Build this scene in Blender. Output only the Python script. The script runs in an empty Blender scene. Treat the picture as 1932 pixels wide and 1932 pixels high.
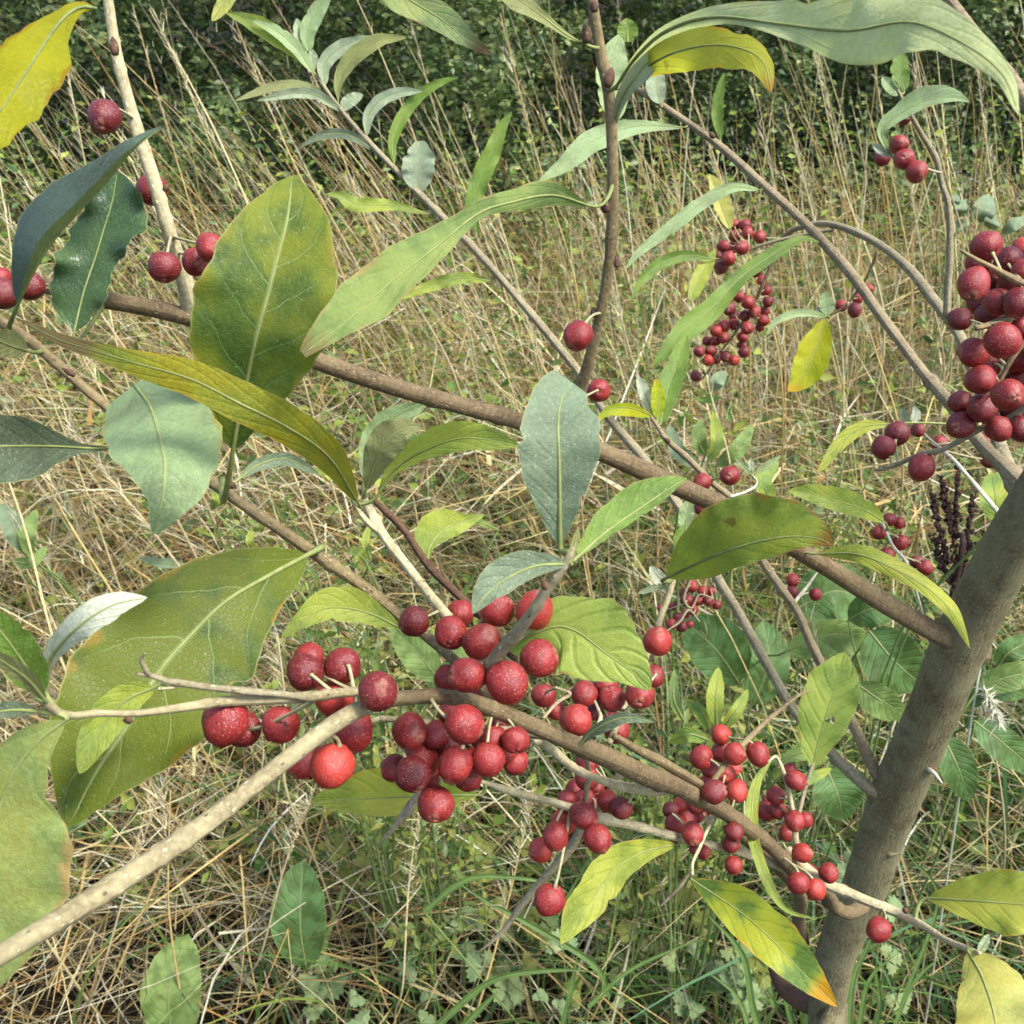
import bpy, math, random
import numpy as np
from mathutils import Vector, Matrix

random.seed(7)
RNG = np.random.default_rng(11)
scene = bpy.context.scene
COL = scene.collection

# ------------------------------------------------------------------ camera
CAM = Vector((0.0, 0.0, 1.15))
PITCH = math.radians(30.0)                       # looking down
FWD = Vector((0, math.cos(PITCH), -math.sin(PITCH)))
UPV = Vector((0, math.sin(PITCH), math.cos(PITCH)))
RGT = Vector((1, 0, 0))
cd = bpy.data.cameras.new("camera")
cam = bpy.data.objects.new("camera", cd)
COL.objects.link(cam)
cam.location = CAM
cam.rotation_euler = (math.pi / 2 - PITCH, 0, 0)
cd.sensor_width = 36
cd.lens = 36
cd.clip_start = 0.01
cd.clip_end = 400
cd.dof.use_dof = True
cd.dof.focus_distance = 0.32
cd.dof.aperture_fstop = 62
scene.camera = cam

# ------------------------------------------------------------------ light
SUN_EL, SUN_AZ = math.radians(57), math.radians(118)   # azimuth from +Y towards +X
w = bpy.data.worlds.new("World")
scene.world = w
w.use_nodes = True
nt = w.node_tree
sky = nt.nodes.new("ShaderNodeTexSky")
sky.sky_type = 'NISHITA'
sky.sun_disc = False
sky.sun_elevation = SUN_EL
sky.sun_rotation = SUN_AZ
sky.air_density = .8
sky.dust_density = 2.0
nt.links.new(sky.outputs[0], nt.nodes["Background"].inputs[0])
nt.nodes["Background"].inputs[1].default_value = 0.15
sd = bpy.data.lights.new("sun", 'SUN')
sd.energy = 2.4
sd.angle = math.radians(15)
sd.color = (1.0, 0.98, 0.94)
sun = bpy.data.objects.new("sun", sd)
COL.objects.link(sun)
sdir = Vector((math.cos(SUN_EL) * math.sin(SUN_AZ), math.cos(SUN_EL) * math.cos(SUN_AZ), math.sin(SUN_EL)))
sun.rotation_euler = sdir.to_track_quat('Z', 'Y').to_euler()
sun.location = (0, 0, 5)

vs = scene.view_settings
vs.view_transform = 'Standard'
vs.look = 'None'
vs.gamma = 1
vs.exposure = 1.35
scene.cycles.max_bounces = 5
scene.cycles.diffuse_bounces = 3
scene.cycles.glossy_bounces = 2
scene.cycles.use_adaptive_sampling = True
scene.cycles.adaptive_threshold = .025
scene.cycles.transmission_bounces = 4
scene.cycles.transparent_max_bounces = 4
scene.cycles.use_denoising = True
scene.cycles.denoiser = 'OPENIMAGEDENOISE'
scene.cycles.denoising_prefilter = 'ACCURATE'

# ------------------------------------------------------------------ helpers
K = 0.4658 / 1.294
ORI = dict(A=(0, 0), B=(800, 0), C=(1600, 0), D=(0, 800), E=(800, 800), F=(1600, 800), G=(0, 1600), H=(800, 1600), I=(1600, 1600))


def q(c, x, y):
    ox, oy = ORI[c]
    return (ox / 1.294 + K * x, oy / 1.294 + K * y)


def at(x, y, d):
    return CAM + FWD * d + RGT * (d * (x - 966) / 1932) - UPV * (d * (y - 966) / 1932)


def at_np(x, y, d):
    x, y, d = np.asarray(x, float), np.asarray(y, float), np.asarray(d, float)
    f, r, u, c = (np.array(v) for v in (FWD, RGT, UPV, CAM))
    return c + d[..., None] * f + (d * (x - 966) / 1932)[..., None] * r - (d * (y - 966) / 1932)[..., None] * u


def lin(r, g, b):
    return tuple(((v / 255) / 12.92 if v / 255 <= .04045 else ((v / 255 + .055) / 1.055) ** 2.4) for v in (r, g, b))


def catmull(pts, n):
    """resample rows of pts (any columns) with a Catmull-Rom curve, n rows"""
    P = np.asarray(pts, float)
    if len(P) == 2:
        t = np.linspace(0, 1, n)[:, None]
        return P[0] * (1 - t) + P[1] * t
    E = np.vstack([2 * P[0] - P[1], P, 2 * P[-1] - P[-2]])
    m = len(P) - 1
    seg = np.linalg.norm(np.diff(P[:, :2], axis=0), axis=1) + 1e-9
    cum = np.concatenate([[0], np.cumsum(seg)])
    s = np.linspace(0, cum[-1], n)
    i = np.clip(np.searchsorted(cum, s, side='right') - 1, 0, m - 1)
    t = ((s - cum[i]) / seg[i])[:, None]
    p0, p1, p2, p3 = E[i], E[i + 1], E[i + 2], E[i + 3]
    return .5 * ((2 * p1) + (-p0 + p2) * t + (2 * p0 - 5 * p1 + 4 * p2 - p3) * t ** 2 + (-p0 + 3 * p1 - 3 * p2 + p3) * t ** 3)


def mesh_obj(name, verts, faces, mat, parent=None, uv=None, smooth=True, label=None, col=None, link=True):
    me = bpy.data.meshes.new(name)
    verts = np.asarray(verts, np.float32)
    if isinstance(faces, np.ndarray):
        nf, k = faces.shape
        me.vertices.add(len(verts))
        me.vertices.foreach_set("co", verts.ravel())
        me.loops.add(nf * k)
        me.loops.foreach_set("vertex_index", faces.astype(np.int32).ravel())
        me.polygons.add(nf)
        me.polygons.foreach_set("loop_start", np.arange(0, nf * k, k, dtype=np.int32))
        me.polygons.foreach_set("loop_total", np.full(nf, k, np.int32))
        me.update(calc_edges=True)
    else:
        me.from_pydata(verts.tolist(), [], faces)
        me.update()
    if smooth:
        me.polygons.foreach_set("use_smooth", np.ones(len(me.polygons), bool))
    if uv is not None:
        ul = me.uv_layers.new(name="UVMap")
        li = np.empty(len(me.loops), np.int32)
        me.loops.foreach_get("vertex_index", li)
        ul.data.foreach_set("uv", np.asarray(uv, np.float32)[li].ravel())
    if col is not None:
        a = me.color_attributes.new("col", 'FLOAT_COLOR', 'POINT')
        c4 = np.ones((len(verts), 4), np.float32)
        c4[:, :3] = col
        a.data.foreach_set("color", c4.ravel())
    for m in (mat if isinstance(mat, (list, tuple)) else [mat]):
        me.materials.append(m)
    o = bpy.data.objects.new(name, me)
    COL.objects.link(o)
    if parent is not None:
        setparent(o, parent)
    if label:
        o["label"] = label
    return o


WORLD = {}


def setparent(o, p):
    o.parent = p
    m = WORLD.get(p.name) or p.matrix_basis
    o.matrix_parent_inverse = m.inverted()


def empty(name, loc, label, cat, group=None):
    e = bpy.data.objects.new(name, None)
    e.location = loc
    e.empty_display_size = .05
    COL.objects.link(e)
    tag(e, label, cat, group)
    return e


def tag(o, label=None, cat=None, group=None, kind=None):
    if label: o["label"] = label
    if cat: o["category"] = cat
    if group: o["group"] = group
    if kind: o["kind"] = kind
    return o


# ------------------------------------------------------------------ materials
class NB:
    def __init__(s, name):
        s.m = bpy.data.materials.new(name)
        s.m.use_nodes = True
        s.t = s.m.node_tree
        s.t.nodes.clear()
        s.out = s.n("ShaderNodeOutputMaterial")

    def n(s, typ, **kw):
        nd = s.t.nodes.new(typ)
        for k, v in kw.items():
            setattr(nd, k, v)
        return nd

    def put(s, sock, v):
        if isinstance(v, bpy.types.NodeSocket):
            s.t.links.new(v, sock)
        elif isinstance(v, (tuple, list)) and len(v) == 3 and sock.type == 'RGBA':
            sock.default_value = (*v, 1)
        else:
            sock.default_value = v

    def math(s, op, a, b=0.0, c=0.0, clamp=False):
        nd = s.n("ShaderNodeMath", operation=op, use_clamp=clamp)
        for i, v in enumerate((a, b, c)):
            s.put(nd.inputs[i], v)
        return nd.outputs[0]

    def mix(s, f, a, b, blend='MIX'):
        nd = s.n("ShaderNodeMix", data_type='RGBA', blend_type=blend)
        s.put(nd.inputs[0], f)
        s.put(nd.inputs[6], a)
        s.put(nd.inputs[7], b)
        return nd.outputs[2]

    def ramp(s, v, a, b, lo=0.0, hi=1.0):
        nd = s.n("ShaderNodeMapRange", interpolation_type='SMOOTHSTEP')
        for i, x in enumerate((v, a, b, lo, hi)):
            s.put(nd.inputs[i], x)
        return nd.outputs[0]

    def noise(s, vec, scale, detail=3.0, rough=.55, w=None):
        nd = s.n("ShaderNodeTexNoise")
        s.put(nd.inputs["Vector"], vec)
        nd.inputs["Scale"].default_value = scale
        nd.inputs["Detail"].default_value = detail
        nd.inputs["Roughness"].default_value = rough
        return nd.outputs[0]

    def voro(s, vec, scale, feature='F1', rnd=1.0):
        nd = s.n("ShaderNodeTexVoronoi", feature=feature)
        s.put(nd.inputs["Vector"], vec)
        nd.inputs["Scale"].default_value = scale
        nd.inputs["Randomness"].default_value = rnd
        return nd

    def bump(s, h, strength, dist):
        nd = s.n("ShaderNodeBump")
        nd.inputs["Strength"].default_value = strength
        nd.inputs["Distance"].default_value = dist
        s.put(nd.inputs["Height"], h)
        return nd.outputs[0]

    def bsdf(s, color, rough, spec=.4, normal=None, sss=0, sssr=None):
        nd = s.n("ShaderNodeBsdfPrincipled")
        s.put(nd.inputs["Base Color"], color)
        s.put(nd.inputs["Roughness"], rough)
        s.put(nd.inputs["Specular IOR Level"], spec)
        if normal is not None:
            s.put(nd.inputs["Normal"], normal)
        if sss:
            nd.inputs["Subsurface Weight"].default_value = sss
            nd.inputs["Subsurface Radius"].default_value = sssr
            nd.inputs["Subsurface Scale"].default_value = 1.0
        return nd.outputs[0]


_leafm = {}


def leaf_mat(top, under, patch=None, pamt=.5, edge=None, eamt=0.0, tip=None, tip0=.85, vein=(170, 178, 112), vs_=.5,
             spk=.14, rough=.48, trans=.34, npair=7, spots=0.18, quilt=.18, tcol=None):
    key = repr((top, under, patch, pamt, edge, eamt, tip, tip0, vein, vs_, spk, rough, trans, npair, spots, quilt, tcol))
    if key in _leafm:
        return _leafm[key]
    b = NB("leaf_surface")
    uv = b.n("ShaderNodeUVMap", uv_map="UVMap").outputs[0]
    sep = b.n("ShaderNodeSeparateXYZ")
    b.put(sep.inputs[0], uv)
    u, v = sep.outputs[0], sep.outputs[1]
    geo = b.n("ShaderNodeNewGeometry")
    tc = b.n("ShaderNodeTexCoord")
    oi = b.n("ShaderNodeObjectInfo")
    off = b.n("ShaderNodeVectorMath", operation='ADD')
    sc = b.n("ShaderNodeVectorMath", operation='SCALE')
    b.put(sc.inputs[0], (3.1, 7.7, 5.3))
    b.put(sc.inputs[3], oi.outputs["Random"])
    b.put(off.inputs[0], geo.outputs["Position"])
    b.put(off.inputs[1], sc.outputs[0])
    pos = off.outputs[0]
    au = b.math('ABSOLUTE', b.math('MULTIPLY_ADD', u, 2.0, -1.0))
    side = b.math('GREATER_THAN', u, .5)
    nz = b.noise(pos, 85, 2)
    nbig = b.noise(pos, 55, 3)
    nfine = b.noise(pos, 900, 3, .65)
    # lateral veins
    bend = b.math('POWER', au, 1.5)
    qv = b.math('SUBTRACT', v, b.math('MULTIPLY', b.math('ADD', b.math('MULTIPLY', au, .10), b.math('MULTIPLY', bend, .14)), 1.0))
    qv = b.math('ADD', qv, b.math('MULTIPLY', b.math('SUBTRACT', nz, .5), .08))
    qv = b.math('ADD', b.math('MULTIPLY', qv, float(npair)), b.math('MULTIPLY', side, .42))
    pp = b.math('PINGPONG', qv, .5)
    vw = b.math('MULTIPLY_ADD', au, -.018, .028)
    vline = b.ramp(pp, vw, 0.0)
    vline = b.math('MULTIPLY', vline, b.ramp(au, .97, .6))
    vsoft = b.ramp(pp, .22, 0.0)
    mid = b.ramp(au, .05, .015)
    midsoft = b.ramp(au, .2, 0.0)
    # fine reticulation
    ret = b.voro(pos, 900, 'DISTANCE_TO_EDGE').outputs["Distance"]
    retl = b.ramp(ret, .10, .0)
    top_c = b.mix(b.ramp(nbig, .3, .7), lin(*[x * .86 for x in top]), lin(*[min(255, x * 1.1) for x in top]))
    if patch:
        pm = b.math('MULTIPLY', b.ramp(b.math('ADD', nbig, b.math('MULTIPLY', vsoft, -.05)), .5 - pamt * .22, .72 - pamt * .22), min(1, .4 + pamt))
        top_c = b.mix(pm, top_c, lin(*patch))
    top_c = b.mix(b.math('MULTIPLY', retl, .12), top_c, lin(*vein))
    top_c = b.mix(b.math('MULTIPLY', vline, vs_), top_c, lin(*vein))
    top_c = b.mix(b.math('MULTIPLY', mid, min(1, vs_ * 1.2)), top_c, lin(*vein))
    # silvery scales
    vd = b.voro(pos, 1500)
    sp = b.math('MULTIPLY', b.ramp(vd.outputs["Distance"], .32, .15), b.math('GREATER_THAN', b.n("ShaderNodeSeparateColor").outputs[0], -1))
    scol = b.n("ShaderNodeSeparateColor")
    b.put(scol.inputs[0], vd.outputs["Color"])
    sp = b.math('MULTIPLY', b.ramp(vd.outputs["Distance"], .34, .12), b.math('GREATER_THAN', scol.outputs[0], 1 - .6 * spk))
    top_c = b.mix(b.math('MULTIPLY', sp, .32), top_c, lin(205, 210, 185))
    top_c = b.mix(b.math('MULTIPLY', b.ramp(nfine, .35, .75), .35), top_c, b.mix(.5, top_c, lin(*[min(255, x * 1.5 + 12) for x in top])))
    un_c = b.mix(b.ramp(nbig, .3, .7), lin(*[x * .92 for x in under]), lin(*[min(255, x * 1.06) for x in under]))
    un_c = b.mix(b.math('MULTIPLY', b.math('MAXIMUM', b.math('MULTIPLY', vline, .5), midsoft), .35), un_c, lin(*[min(255, x * 1.18) for x in under]))
    un_c = b.mix(b.math('MULTIPLY', b.ramp(nfine, .4, .7), .25), un_c, lin(*[min(255, x * 1.2 + 10) for x in under]))
    spd = b.ramp(b.noise(pos, 1100, 2, .6), .66, .72)
    un_c = b.mix(b.math('MULTIPLY', spd, .35), un_c, lin(*[x * .55 for x in under]))

    def overlay(c):
        if edge and eamt > 0:
            em = b.ramp(b.math('ADD', au, b.math('MULTIPLY', b.math('SUBTRACT', nz, .5), .9)), 1.08 - eamt * .45, 1.14 - eamt * .2)
            c = b.mix(b.math('MULTIPLY', em, .85), c, lin(*edge))
        if tip:
            tm = b.ramp(b.math('ADD', v, b.math('MULTIPLY', b.math('SUBTRACT', nbig, .5), .45)), tip0 - .04, tip0 + .09)
            c = b.mix(b.math('MULTIPLY', tm, .92), c, lin(*tip))
        if spots:
            sv = b.voro(pos, 75)
            sv2 = b.n("ShaderNodeSeparateColor")
            b.put(sv2.inputs[0], sv.outputs["Color"])
            sm = b.math('MULTIPLY', b.ramp(b.math('ADD', sv.outputs["Distance"], b.math('MULTIPLY', b.math('SUBTRACT', nfine, .5), .25)), .17, .11),
                        b.math('GREATER_THAN', sv2.outputs[0], 1 - spots))
            c = b.mix(b.math('MULTIPLY', sm, .8), c, lin(92, 62, 34))
        return c
    top_c, un_c = overlay(top_c), overlay(un_c)
    rim = b.ramp(au, .965, .995)
    top_c = b.mix(b.math('MULTIPLY', rim, .5), top_c, lin(178, 172, 110))
    un_c = b.mix(b.math('MULTIPLY', rim, .4), un_c, lin(170, 160, 100))
    c = b.mix(geo.outputs["Backfacing"], top_c, un_c)
    h = b.math('ADD', b.math('MULTIPLY', b.math('MAXIMUM', vsoft, midsoft), -quilt), b.math('MULTIPLY', retl, -.12))
    h = b.math('ADD', h, b.math('MULTIPLY', nfine, .22))
    h = b.math('ADD', h, b.math('MULTIPLY', nz, .5))
    nrm = b.bump(h, .5, .0009)
    rn = b.math('ADD', rough, b.math('MULTIPLY', b.math('SUBTRACT', nfine, .5), .25))
    rr = b.mix(geo.outputs["Backfacing"], b.n("ShaderNodeCombineColor").outputs[0], b.n("ShaderNodeCombineColor").outputs[0])
    p = b.bsdf(c, rn, .3, nrm)
    tl = b.n("ShaderNodeBsdfTranslucent")
    tc_ = lin(*(tcol or [min(255, x * 1.2 + y) for x, y in zip(top, (16, 18, -10))]))
    tcx = b.mix(.45, c, tc_)
    tcx = b.mix(b.math('MULTIPLY', b.math('MAXIMUM', vline, mid), .22), tcx, lin(*[x * .5 for x in top]))
    b.put(tl.inputs[0], tcx)
    b.put(tl.inputs[1], nrm)
    ms = b.n("ShaderNodeMixShader")
    ms.inputs[0].default_value = trans
    b.put(ms.inputs[1], p)
    b.put(ms.inputs[2], tl.outputs[0])
    b.put(b.out.inputs[0], ms.outputs[0])
    _leafm[key] = b.m
    return b.m


_barkm = {}


def bark_mat(base, dark=None, lent=.35, ridge=0.0, rough=.75, grey=None):
    key = repr((base, dark, lent, ridge, rough, grey))
    if key in _barkm:
        return _barkm[key]
    b = NB("bark")
    uv = b.n("ShaderNodeUVMap", uv_map="UVMap").outputs[0]      # millimetres: around, along
    geo = b.n("ShaderNodeNewGeometry")
    pos = geo.outputs["Position"]
    dark = dark or [x * .55 for x in base]
    n1 = b.noise(pos, 90, 4)
    n2 = b.noise(pos, 700, 4, .65)
    c = b.mix(b.ramp(n1, .3, .72), lin(*dark), lin(*base))
    c = b.mix(b.math('MULTIPLY', b.ramp(n2, .35, .7), .5), c, lin(*[min(255, x * 1.2 + 8) for x in base]))
    if grey:
        c = b.mix(b.ramp(b.noise(pos, 45, 3), .45, .62), c, lin(*grey))
    mp = b.n("ShaderNodeMapping")
    b.put(mp.inputs[0], uv)
    mp.inputs["Scale"].default_value = (1, .55, 1)
    vd = b.voro(mp.outputs[0], .75)
    cc = b.n("ShaderNodeSeparateColor")
    b.put(cc.inputs[0], vd.outputs["Color"])
    lm = b.math('MULTIPLY', b.ramp(vd.outputs["Distance"], .28, .16), b.math('GREATER_THAN', cc.outputs[0], 1 - lent))
    c = b.mix(b.math('MULTIPLY', lm, .55), c, lin(*[min(255, x * 1.35 + 18) for x in base]))
    dm = b.math('MULTIPLY', b.ramp(vd.outputs["Distance"], .25, .15), b.math('LESS_THAN', cc.outputs[0], .13))
    c = b.mix(b.math('MULTIPLY', dm, .7), c, lin(*[x * .4 for x in dark]))
    h = b.math('ADD', b.math('MULTIPLY', n2, .6), b.math('MULTIPLY', lm, .6))
    if ridge:
        mr = b.n("ShaderNodeMapping")
        b.put(mr.inputs[0], uv)
        mr.inputs["Scale"].default_value = (1.2, .13, 1)
        rn = b.noise(mr.outputs[0], .9, 4, .6)
        h = b.math('ADD', h, b.math('MULTIPLY', b.ramp(rn, .3, .7), 1.4 * ridge))
        c = b.mix(b.math('MULTIPLY', b.ramp(rn, .48, .34), .55 * ridge), c, lin(*[x * .5 for x in dark]))
        # old cross-cracks
        mr2 = b.n("ShaderNodeMapping")
        b.put(mr2.inputs[0], uv)
        mr2.inputs["Scale"].default_value = (.12, .5, 1)
        rn2 = b.noise(mr2.outputs[0], .8, 3)
        c = b.mix(b.math('MULTIPLY', b.ramp(rn2, .6, .68), .3), c, lin(*[min(255, x * 1.25) for x in base]))
    p = b.bsdf(c, rough, .3, b.bump(h, .6, .0006))
    b.put(b.out.inputs[0], p)
    _barkm[key] = b.m
    return b.m


def berry_mat():
    b = NB("berry_skin")
    tc = b.n("ShaderNodeTexCoord")
    oi = b.n("ShaderNodeObjectInfo")
    add = b.n("ShaderNodeVectorMath", operation='ADD')
    b.put(add.inputs[0], tc.outputs["Object"])
    cmb = b.n("ShaderNodeCombineXYZ")
    b.put(cmb.inputs[0], b.math('MULTIPLY', oi.outputs["Random"], 37.0))
    b.put(add.inputs[1], cmb.outputs[0])
    pos = add.outputs[0]
    n1 = b.noise(pos, 1.6, 3)
    rnd = oi.outputs["Random"]
    c = b.mix(b.ramp(n1, .3, .7), lin(114, 21, 23), lin(146, 37, 34))
    c = b.mix(b.ramp(rnd, .45, 1.0), c, lin(92, 16, 22))
    c = b.mix(b.ramp(rnd, .12, .0), c, lin(176, 54, 40))
    mottle = b.noise(pos, 9, 3, .6)
    c = b.mix(b.math('MULTIPLY', b.ramp(mottle, .45, .7), .45), c, lin(150, 58, 50))
    def dots(scale, thr, r0, r1):
        vd = b.voro(pos, scale)
        cc = b.n("ShaderNodeSeparateColor")
        b.put(cc.inputs[0], vd.outputs["Color"])
        return b.math('MULTIPLY', b.ramp(vd.outputs["Distance"], r0, r1), b.math('GREATER_THAN', cc.outputs[0], thr))
    d1 = dots(6.2, .12, .23, .11)
    d2 = dots(12, .1, .34, .16)
    c = b.mix(b.math('MULTIPLY', d2, .5), c, lin(176, 112, 88))
    c = b.mix(b.math('MULTIPLY', d1, .62), c, lin(206, 158, 124))
    # calyx scar at -Z
    sp = b.n("ShaderNodeSeparateXYZ")
    b.put(sp.inputs[0], tc.outputs["Object"])
    cal = b.ramp(sp.outputs[2], -.975, -.99)
    c = b.mix(b.math('MULTIPLY', cal, .55), c, lin(150, 96, 74))
    h = b.math('ADD', b.math('MULTIPLY', b.math('MAXIMUM', d1, d2), .7), b.math('MULTIPLY', mottle, .9))
    p = b.bsdf(c, b.math('ADD', .34, b.math('MULTIPLY', mottle, .2)), .5, b.bump(h, .2, .05), .12, (.0018, .0004, .0003))
    b.put(b.out.inputs[0], p)
    return b.m


def plain(name, c1, c2, scale, rough=.8, trans=0.0, spec=.25):
    b = NB(name)
    geo = b.n("ShaderNodeNewGeometry")
    n1 = b.noise(geo.outputs["Position"], scale, 4)
    c = b.mix(b.ramp(n1, .3, .7), lin(*c1), lin(*c2))
    p = b.bsdf(c, rough, spec)
    if trans:
        tl = b.n("ShaderNodeBsdfTranslucent")
        b.put(tl.inputs[0], c)
        ms = b.n("ShaderNodeMixShader")
        ms.inputs[0].default_value = trans
        b.put(ms.inputs[1], p)
        b.put(ms.inputs[2], tl.outputs[0])
        p = ms.outputs[0]
    b.put(b.out.inputs[0], p)
    return b.m


def attr_mat(name, rough=.6, trans=.3, spec=.3, scale=300):
    b = NB(name)
    at_ = b.n("ShaderNodeAttribute", attribute_name="col")
    geo = b.n("ShaderNodeNewGeometry")
    n1 = b.noise(geo.outputs["Position"], scale, 2)
    c = b.mix(b.math('MULTIPLY', n1, .6), at_.outputs[0], lin(0, 0, 0), 'MIX')
    c = b.mix(b.ramp(n1, .35, .65), b.mix(.25, at_.outputs[0], (0.02, .017, .01)), at_.outputs[0])
    p = b.bsdf(c, rough, spec)
    tl = b.n("ShaderNodeBsdfTranslucent")
    b.put(tl.inputs[0], c)
    ms = b.n("ShaderNodeMixShader")
    ms.inputs[0].default_value = trans
    b.put(ms.inputs[1], p)
    b.put(ms.inputs[2], tl.outputs[0])
    b.put(b.out.inputs[0], ms.outputs[0])
    return b.m


M_RIB = plain("leaf_rib", (130, 140, 78), (152, 158, 96), 300, .55, .15)
M_RIBD = plain("leaf_rib", (112, 122, 70), (140, 146, 90), 300, .55, .15)
M_STALK = plain("berry_stalk", (146, 140, 102), (172, 164, 124), 500, .7)
M_BERRY = berry_mat()

# ------------------------------------------------------------------ shrub: trunk and branches
root_pt = at(1545, 2000, .63)
SHRUB = empty("berry_shrub", (root_pt.x - .03, root_pt.y + .03, 0.0),
              "grey-barked shrub with olive-green leaves and clusters of speckled red berries", "shrub")
bpy.context.view_layer.update()

SAMPLES = []        # (world position, radius) of every branch, for stalks and petioles


def tube(pts, rad, sides=12, lump=.06, cap=True, seed=0):
    """pts (n,3) world, rad (n,) -> verts, faces, uv (mm)"""
    P = np.asarray(pts, float)
    n = len(P)
    T = np.gradient(P, axis=0)
    T /= np.linalg.norm(T, axis=1)[:, None] + 1e-12
    ref = np.array([0.31, 0.2, 0.93])
    nrm = np.cross(T[0], ref)
    nrm /= np.linalg.norm(nrm)
    N = [nrm]
    for i in range(1, n):
        v = N[-1] - T[i] * np.dot(N[-1], T[i])
        v /= np.linalg.norm(v) + 1e-12
        N.append(v)
    N = np.array(N)
    Bn = np.cross(T, N)
    ang = np.linspace(0, 2 * math.pi, sides + 1)
    rs = np.random.RandomState(seed)
    L = np.concatenate([[0], np.cumsum(np.linalg.norm(np.diff(P, axis=0), axis=1))])
    R = np.asarray(rad, float)[:, None] * np.ones((1, sides + 1))
    if lump:
        ph = rs.rand(6) * 6.28
        Rm = max(np.mean(rad), 1e-5)
        for k in range(3):
            R = R * (1 + lump * .6 * np.sin(L[:, None] / (Rm * (3 + 2.7 * k)) + ph[k] + np.sin(ang * (1 + k) + ph[k + 3])[None, :] * 1.2))
    V = P[:, None, :] + R[..., None] * (np.cos(ang)[None, :, None] * N[:, None, :] + np.sin(ang)[None, :, None] * Bn[:, None, :])
    V[:, -1] = V[:, 0]
    uv = np.zeros((n, sides + 1, 2))
    uv[..., 0] = ang[None, :] / (2 * math.pi) * (2 * math.pi * np.mean(rad) * 1000)
    uv[..., 1] = (L * 1000)[:, None]
    idx = np.arange(n * (sides + 1)).reshape(n, sides + 1)
    F = np.stack([idx[:-1, :-1], idx[:-1, 1:], idx[1:, 1:], idx[1:, :-1]], -1).reshape(-1, 4)
    V = V.reshape(-1, 3)
    uv = uv.reshape(-1, 2)
    F = F.tolist()
    if cap:
        for e, s in ((0, -1), (n - 1, 1)):
            c = len(V)
            V = np.vstack([V, P[e] + s * T[e] * rad[e] * .5])
            uv = np.vstack([uv, [0, L[e] * 1000]])
            ring = idx[e]
            for j in range(sides):
                F.append([int(ring[j]), int(ring[j + 1]), c] if s > 0 else [int(ring[j + 1]), int(ring[j]), c])
    return V, F, uv


def branch(pts, mat, name="branch", n=None, sides=12, lump=.07, nodes=0.0, samp=True, parent=None, label=None):
    """pts: (px, py, width_px, depth) or Vector+radius tuples ('w', Vector, r)"""
    W = []
    for p in pts:
        if p[0] == 'w':
            W.append((*p[1], p[2]))
        else:
            x, y, wd, d = p
            W.append((*at(x, y, d), wd * d / 1932 / 2))
    W = np.array(W)
    n = n or max(12, 6 * len(W))
    # resample in 3D
    seg = np.linalg.norm(np.diff(W[:, :3], axis=0), axis=1)
    C = catmull(W, n)
    rad = np.maximum(C[:, 3], .0002)
    rs = np.random.RandomState(len(SAMPLES) % 9973)
    if nodes:
        for k in range(int(nodes)):
            i = rs.randint(2, n - 2)
            rad[i] *= 1.16
    V, F, uv = tube(C[:, :3], rad, sides, lump, True, rs.randint(1000))
    o = mesh_obj(name, V, F, mat, parent or SHRUB, uv, label=label)
    if samp:
        S = catmull(W, max(30, int(seg.sum() / .004)))
        for s in S:
            SAMPLES.append((s[0], s[1], s[2], s[3]))
    return o


def QP(c, lst):
    """[(x,y,w_crop,d)...] in crop coordinates -> display coordinates"""
    return [(*q(c, p[0], p[1]), p[2] * K, p[3]) for p in lst]


TAN = bark_mat((146, 136, 100), (118, 106, 76), .45)
PALE = bark_mat((176, 166, 128), (146, 132, 96), .4)
BROWN = bark_mat((112, 96, 66), (84, 68, 46), .5)
MID = bark_mat((124, 108, 74), (94, 80, 52), .5)
GREYB = bark_mat((138, 128, 98), (108, 98, 72), .35)
PURP = bark_mat((134, 120, 90), (104, 90, 66), .35)
DARKB = bark_mat((92, 66, 46), (62, 44, 32), .4)
WHITE = bark_mat((190, 184, 160), (160, 150, 124), .2)
TRUNK = bark_mat((116, 108, 75), (88, 81, 55), .5, .6, .85, (124, 118, 84))
DEAD = bark_mat((168, 152, 118), (128, 112, 84), .2, .8)

# trunk
tp = [('w', Vector((root_pt.x - .03, root_pt.y + .03, -.03)), .0165), ('w', Vector((root_pt.x - .02, root_pt.y + .02, .2)), .0135),
      (1552, 1965, 68, .61), (1556, 1925, 66, .605), (1573, 1812, 70, .59), (1600, 1740, 75, .575), (1635, 1668, 79, .56), (1668, 1570, 85, .54), (1696, 1488, 96, .52),
      (1757, 1344, 96, .485), (1801, 1236, 101, .46), (1860, 1120, 103, .435), (1930, 1000, 109, .41), (2010, 870, 107, .385), (2120, 700, 101, .36), (2260, 480, 92, .34), (2400, 200, 83, .33)]
trunk_o = branch(tp, TRUNK, "trunk", n=160, sides=32, lump=.075)
# scars and thorns on the trunk
def knot(x, y, d, r, lenmm, dirpx, mat=TRUNK):
    p0 = at(x, y, d)
    p1 = at(x + dirpx[0], y + dirpx[1], d + .002)
    V, F, uv = tube([p0, p0.lerp(p1, .4), p0.lerp(p1, .7), p0.lerp(p1, .9), p1], [r, r * .95, r * .8, r * .5, r * .15], 14, .12)
    mesh_obj("knot", V, F, mat, trunk_o, uv)
knot(1698, 1500, .522, .0075, 6, (-58, -8))
knot(1755, 1450, .492, .0022, 4, (10, 6), DARKB)
knot(1672, 1605, .535, .004, 6, (34, -6))
knot(1640, 1660, .556, .006, 6, (-44, 6))
branch([(1752, 1452, 10, .488), (1764, 1460, 7, .480), (1778, 1478, 2, .474)], WHITE, "thorn", n=8, sides=8, samp=False)

B = branch
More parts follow.
